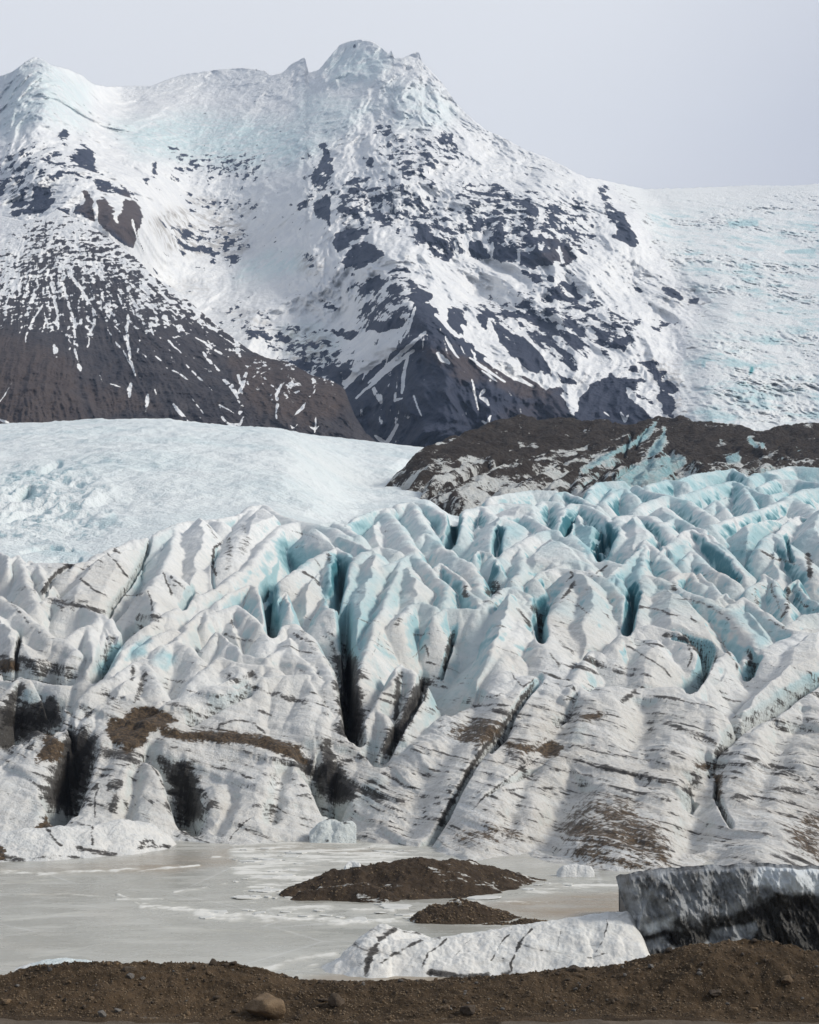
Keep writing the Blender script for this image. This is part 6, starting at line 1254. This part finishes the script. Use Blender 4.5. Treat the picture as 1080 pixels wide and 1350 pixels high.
for k_ in range(3):
    for s_ in range(5):
        me = rock_mesh(200 + k_ * 10 + s_, 2); me.materials.append(MS[k_]); prot.append((k_, me))
proto = {}
cnt = 0
while cnt < 270:
    px_ = rng.uniform(-5, 1085); t_ = rng.random()
    top_ = float(lin(BTOP, px_)); bot_ = float(lin(BBOT, px_))
    py_ = top_ + 2 + (bot_ - top_) * (t_ ** .8)
    if rng.random() < .25: py_ = top_ + rng.uniform(0, 3)
    k_, me = rng.choice(prot) if rng.random() < .6 else rng.choice(prot[10:])
    w_ = min(15, 3.6 + rng.expovariate(.42))
    key = me.name
    if key not in proto:
        o = put_stone(px_, py_, w_, me, None, 'stone', KINDS[k_][1], 'stone', rng.uniform(.5, .9), .3, group='%s stones scattered over the bank' % KINDS[k_][0]); proto[key] = o
    else:
        src = proto[key]; o = src.copy(); COL.objects.link(o)
        j, i = bank_hit(px_, py_); Yv = float(BZ[1][i]); r_ = w_ / 2 / F * Yv; hr = rng.uniform(.5, .9)
        o.location = ((px_ - CX) / F * Yv, Yv, float(BZ[2][i, j]) + r_ * hr * .2)
        o.scale = (r_, r_ * rng.uniform(.6, 1), r_ * hr / .75); o.rotation_euler = (rng.uniform(-.3, .3), rng.uniform(-.3, .3), rng.uniform(0, 6.28))
    cnt += 1
# the rest of the pebbles, past counting: one sheet of gravel
def pebble_field(name, n_, pick, base_me, mat, rmin, rmax):
    bv = np.array([v.co[:] for v in base_me.vertices], f4); bf = np.array([p.vertices[:] for p in base_me.polygons], np.int32)
    rs = np.random.RandomState(5); V = []; Fc = []
    for i in range(n_):
        x, y, z = pick(rs); r_ = rmin + (rmax - rmin) * rs.rand() ** 3
        a = rs.rand() * 6.28; ca, sa = math.cos(a), math.sin(a)
        q = bv * np.array([1, .6 + .4 * rs.rand(), .5 + .5 * rs.rand()]) * r_
        V.append(np.stack([q[:, 0] * ca - q[:, 1] * sa + x, q[:, 0] * sa + q[:, 1] * ca + y, q[:, 2] + z + r_ * .1], -1)); Fc.append(bf + i * len(bv))
    return raw_mesh(name, np.vstack(V), np.vstack(Fc), mat, None, 'stuff')
def on_bank(rs):
    j = rs.randint(100, len(BZ[0]) - 100); i = rs.randint(int(len(BZ[1]) * .30), int(len(BZ[1]) * .60))
    return (BZ[0][j] - CX) / F * BZ[1][i], BZ[1][i], BZ[2][i, j]
pb = rock_mesh(77, 1)
gm = dirt_material('loose_pebbles', (.07, .052, .036), (.20, .15, .10), (.36, .29, .21), 2.0)
pebble_field('gravel', 14000, on_bank, pb, gm, .012, .07)

def on_mounds(rs):
    X, Y, Z = MOUNDS[rs.randint(len(MOUNDS))]
    while True:
        i, j = rs.randint(Z.shape[0]), rs.randint(Z.shape[1])
        if Z[i, j] > -.03: return X[i, j], Y[i, j], Z[i, j]
pebble_field('gravel', 2600, on_mounds, pb, gm, .03, .14)
# ---- thin plates of broken lake ice
m, nt, b = new_mat('plate_ice'); n = NT(nt); pos = n.pos()
f1 = n.noise(pos, 2.5, 5, .6); c = n.mix(f1, (.50, .50, .47), (.72, .715, .69)); nt.links.new(c, b.inputs['Base Color']); setb(b, Roughness=.5)
M_PLATE = m
def floe(px, py, wm, seed, label, tilt=0.0, th=.10):
    r = random.Random(seed); Yv = F * H / (py - HY); x0, y0, _ = P(px, py, Yv)
    bm = bmesh.new(); k = r.randint(5, 8); ang = sorted(r.uniform(0, 6.28) for _ in range(k * 2))
    top = [bm.verts.new((math.cos(a) * wm * r.uniform(.32, .55), math.sin(a) * wm * r.uniform(.28, .5), th)) for a in ang]
    f = bm.faces.new(top); ex = bmesh.ops.extrude_face_region(bm, geom=[f])
    for v in ex['geom']:
        if isinstance(v, bmesh.types.BMVert): v.co.z -= th * 1.6; v.co.x *= 1.05; v.co.y *= 1.05
    bmesh.ops.recalc_face_normals(bm, faces=bm.faces)
    bmesh.ops.bevel(bm, geom=bm.edges[:], offset=.008, segments=1, affect='EDGES')
    me = bpy.data.meshes.new('ice_plate'); bm.to_mesh(me); bm.free(); me.materials.append(M_PLATE)
    o = bpy.data.objects.new('ice_plate', me); COL.objects.link(o); o.location = (x0, y0, .03); o.rotation_euler = (tilt * r.uniform(-1, 1), tilt * r.uniform(-1, 1), 0)
    return tag(o, label, 'ice plate', 'thin plates of broken ice on the lake')
for i in range(110):
    zone = rng.choice([((300, 560), (1118, 1150)), ((300, 450), (1148, 1192)), ((270, 560), (1200, 1215)), ((460, 800), (1160, 1200))])
    px_ = rng.uniform(*zone[0]); py_ = rng.uniform(*zone[1])
    if zone[0][0] == 460 and abs(py_ - (1205 - (px_ - 460) * .13)) > 9: continue
    if 380 < px_ < 740 and 1128 < py_ < 1196 and px_ > 380 + (1196 - py_) * .3 and zone[0][0] != 460: continue
    floe(px_, py_, min(2.6, .5 + rng.expovariate(1.6)), 900 + i, 'thin white plate of broken ice frozen into the grey lake', .06, rng.uniform(.02, .06))
# ------------------------------------------------------------------ thin air between here and the mountain
hz = bpy.data.meshes.new('haze'); bm = bmesh.new(); bmesh.ops.create_cube(bm, size=1)
for v in bm.verts: v.co = Vector((v.co.x * 12000, 3000 + v.co.y * 7200 * 1.0, -9 + (v.co.z + .5) * 2600))
bm.to_mesh(hz); bm.free(); ho = bpy.data.objects.new('haze', hz); COL.objects.link(ho); ho['kind'] = 'stuff'
m = bpy.data.materials.new('haze_air'); m.use_nodes = True; nt = m.node_tree; nt.nodes.clear()
o_ = nt.nodes.new('ShaderNodeOutputMaterial'); v_ = nt.nodes.new('ShaderNodeVolumePrincipled')
v_.inputs['Color'].default_value = (.50, .68, 1, 1); v_.inputs['Density'].default_value = 6.2e-5; v_.inputs['Anisotropy'].default_value = .2
nt.links.new(v_.outputs[0], o_.inputs['Volume']); hz.materials.append(m)
# ================================================================== CAMERA, SKY, LIGHT
cam = bpy.data.cameras.new('camera'); co = bpy.data.objects.new('camera', cam); COL.objects.link(co)
co.location = (0, 0, H); co.rotation_euler = (math.pi / 2, 0, 0)
cam.sensor_fit = 'HORIZONTAL'; cam.sensor_width = 36; cam.lens = 36 * F / 1080
# picture height relative to width decides which side the shift refers to
cam.shift_y = (HY - 675) / 1350 if False else (HY - 675) / 1080
cam.clip_start = .5; cam.clip_end = 30000
scene.camera = co
SUN_EL, SUN_AZ = R(36), R(84)      # azimuth measured from behind the camera towards the right
sd = (math.sin(SUN_AZ) * math.cos(SUN_EL), -math.cos(SUN_AZ) * math.cos(SUN_EL), math.sin(SUN_EL))
sun = bpy.data.lights.new('sun', 'SUN'); sun.energy = 3.0; sun.angle = R(13); sun.color = (1, .94, .84)
so = bpy.data.objects.new('sun', sun); COL.objects.link(so)
from mathutils import Vector
so.rotation_euler = Vector(sd).to_track_quat('Z', 'Y').to_euler(); so.location = (200, -100, 300)
w = bpy.data.worlds.new('World'); scene.world = w; w.use_nodes = True
nt = w.node_tree; nt.nodes.clear(); n = NT(nt)
sky = n.n('ShaderNodeTexSky', sky_type='NISHITA'); sky.sun_disc = False
sky.sun_elevation = SUN_EL; sky.sun_rotation = math.atan2(sd[0], sd[1]); sky.air_density = 1; sky.dust_density = 3
bg = n.n('ShaderNodeBackground'); out = n.n('ShaderNodeOutputWorld')
tc = n.n('ShaderNodeTexCoord')
cl = n.noise(n.scalev(tc.outputs['Generated'], (1.6, 1.6, 4.0)), 1.5, 4, .5)
sep = n.n('ShaderNodeSeparateXYZ'); n.link(tc.outputs['Generated'], sep.inputs[0])
# the overcast is thinner (brighter) to the left and overhead, heavier low on the right
t = n.math('ADD', n.math('MULTIPLY', sep.outputs[0], 1.9), n.math('MULTIPLY', sep.outputs[2], -1.1))
t = n.math('ADD', n.math('ADD', t, .40), n.math('MULTIPLY_ADD', cl, .35, -.17))
cloud = n.mix(n.ss(t, .05, .85), (7.75, 7.8, 7.95), (4.95, 5.0, 5.55))
# unseen sky overhead and behind darkened to deepen contrast, a bright veil ahead over the ice cap
ah = n.math('ADD', sep.outputs[1], n.math('MULTIPLY', sep.outputs[2], -.75))
cloud = n.mix(n.ss(n.math('ADD', ah, n.math('MULTIPLY_ADD', cl, .3, -.15)), -.1, .55), (3.7, 3.95, 4.35), cloud)
mixed = n.mix(.93, sky.outputs[0], cloud)
n.link(mixed, bg.inputs[0]); bg.inputs[1].default_value = .1
n.link(bg.outputs[0], out.inputs[0])
scene.view_settings.view_transform = 'Standard'; scene.view_settings.look = 'None'
scene.view_settings.exposure = .32; scene.view_settings.gamma = 1
scene.cycles.max_bounces = 6; scene.cycles.diffuse_bounces = 3; scene.cycles.glossy_bounces = 2
scene.cycles.transmission_bounces = 2; scene.cycles.volume_bounces = 0
try:
    scene.cycles.use_denoising = True
except Exception: pass
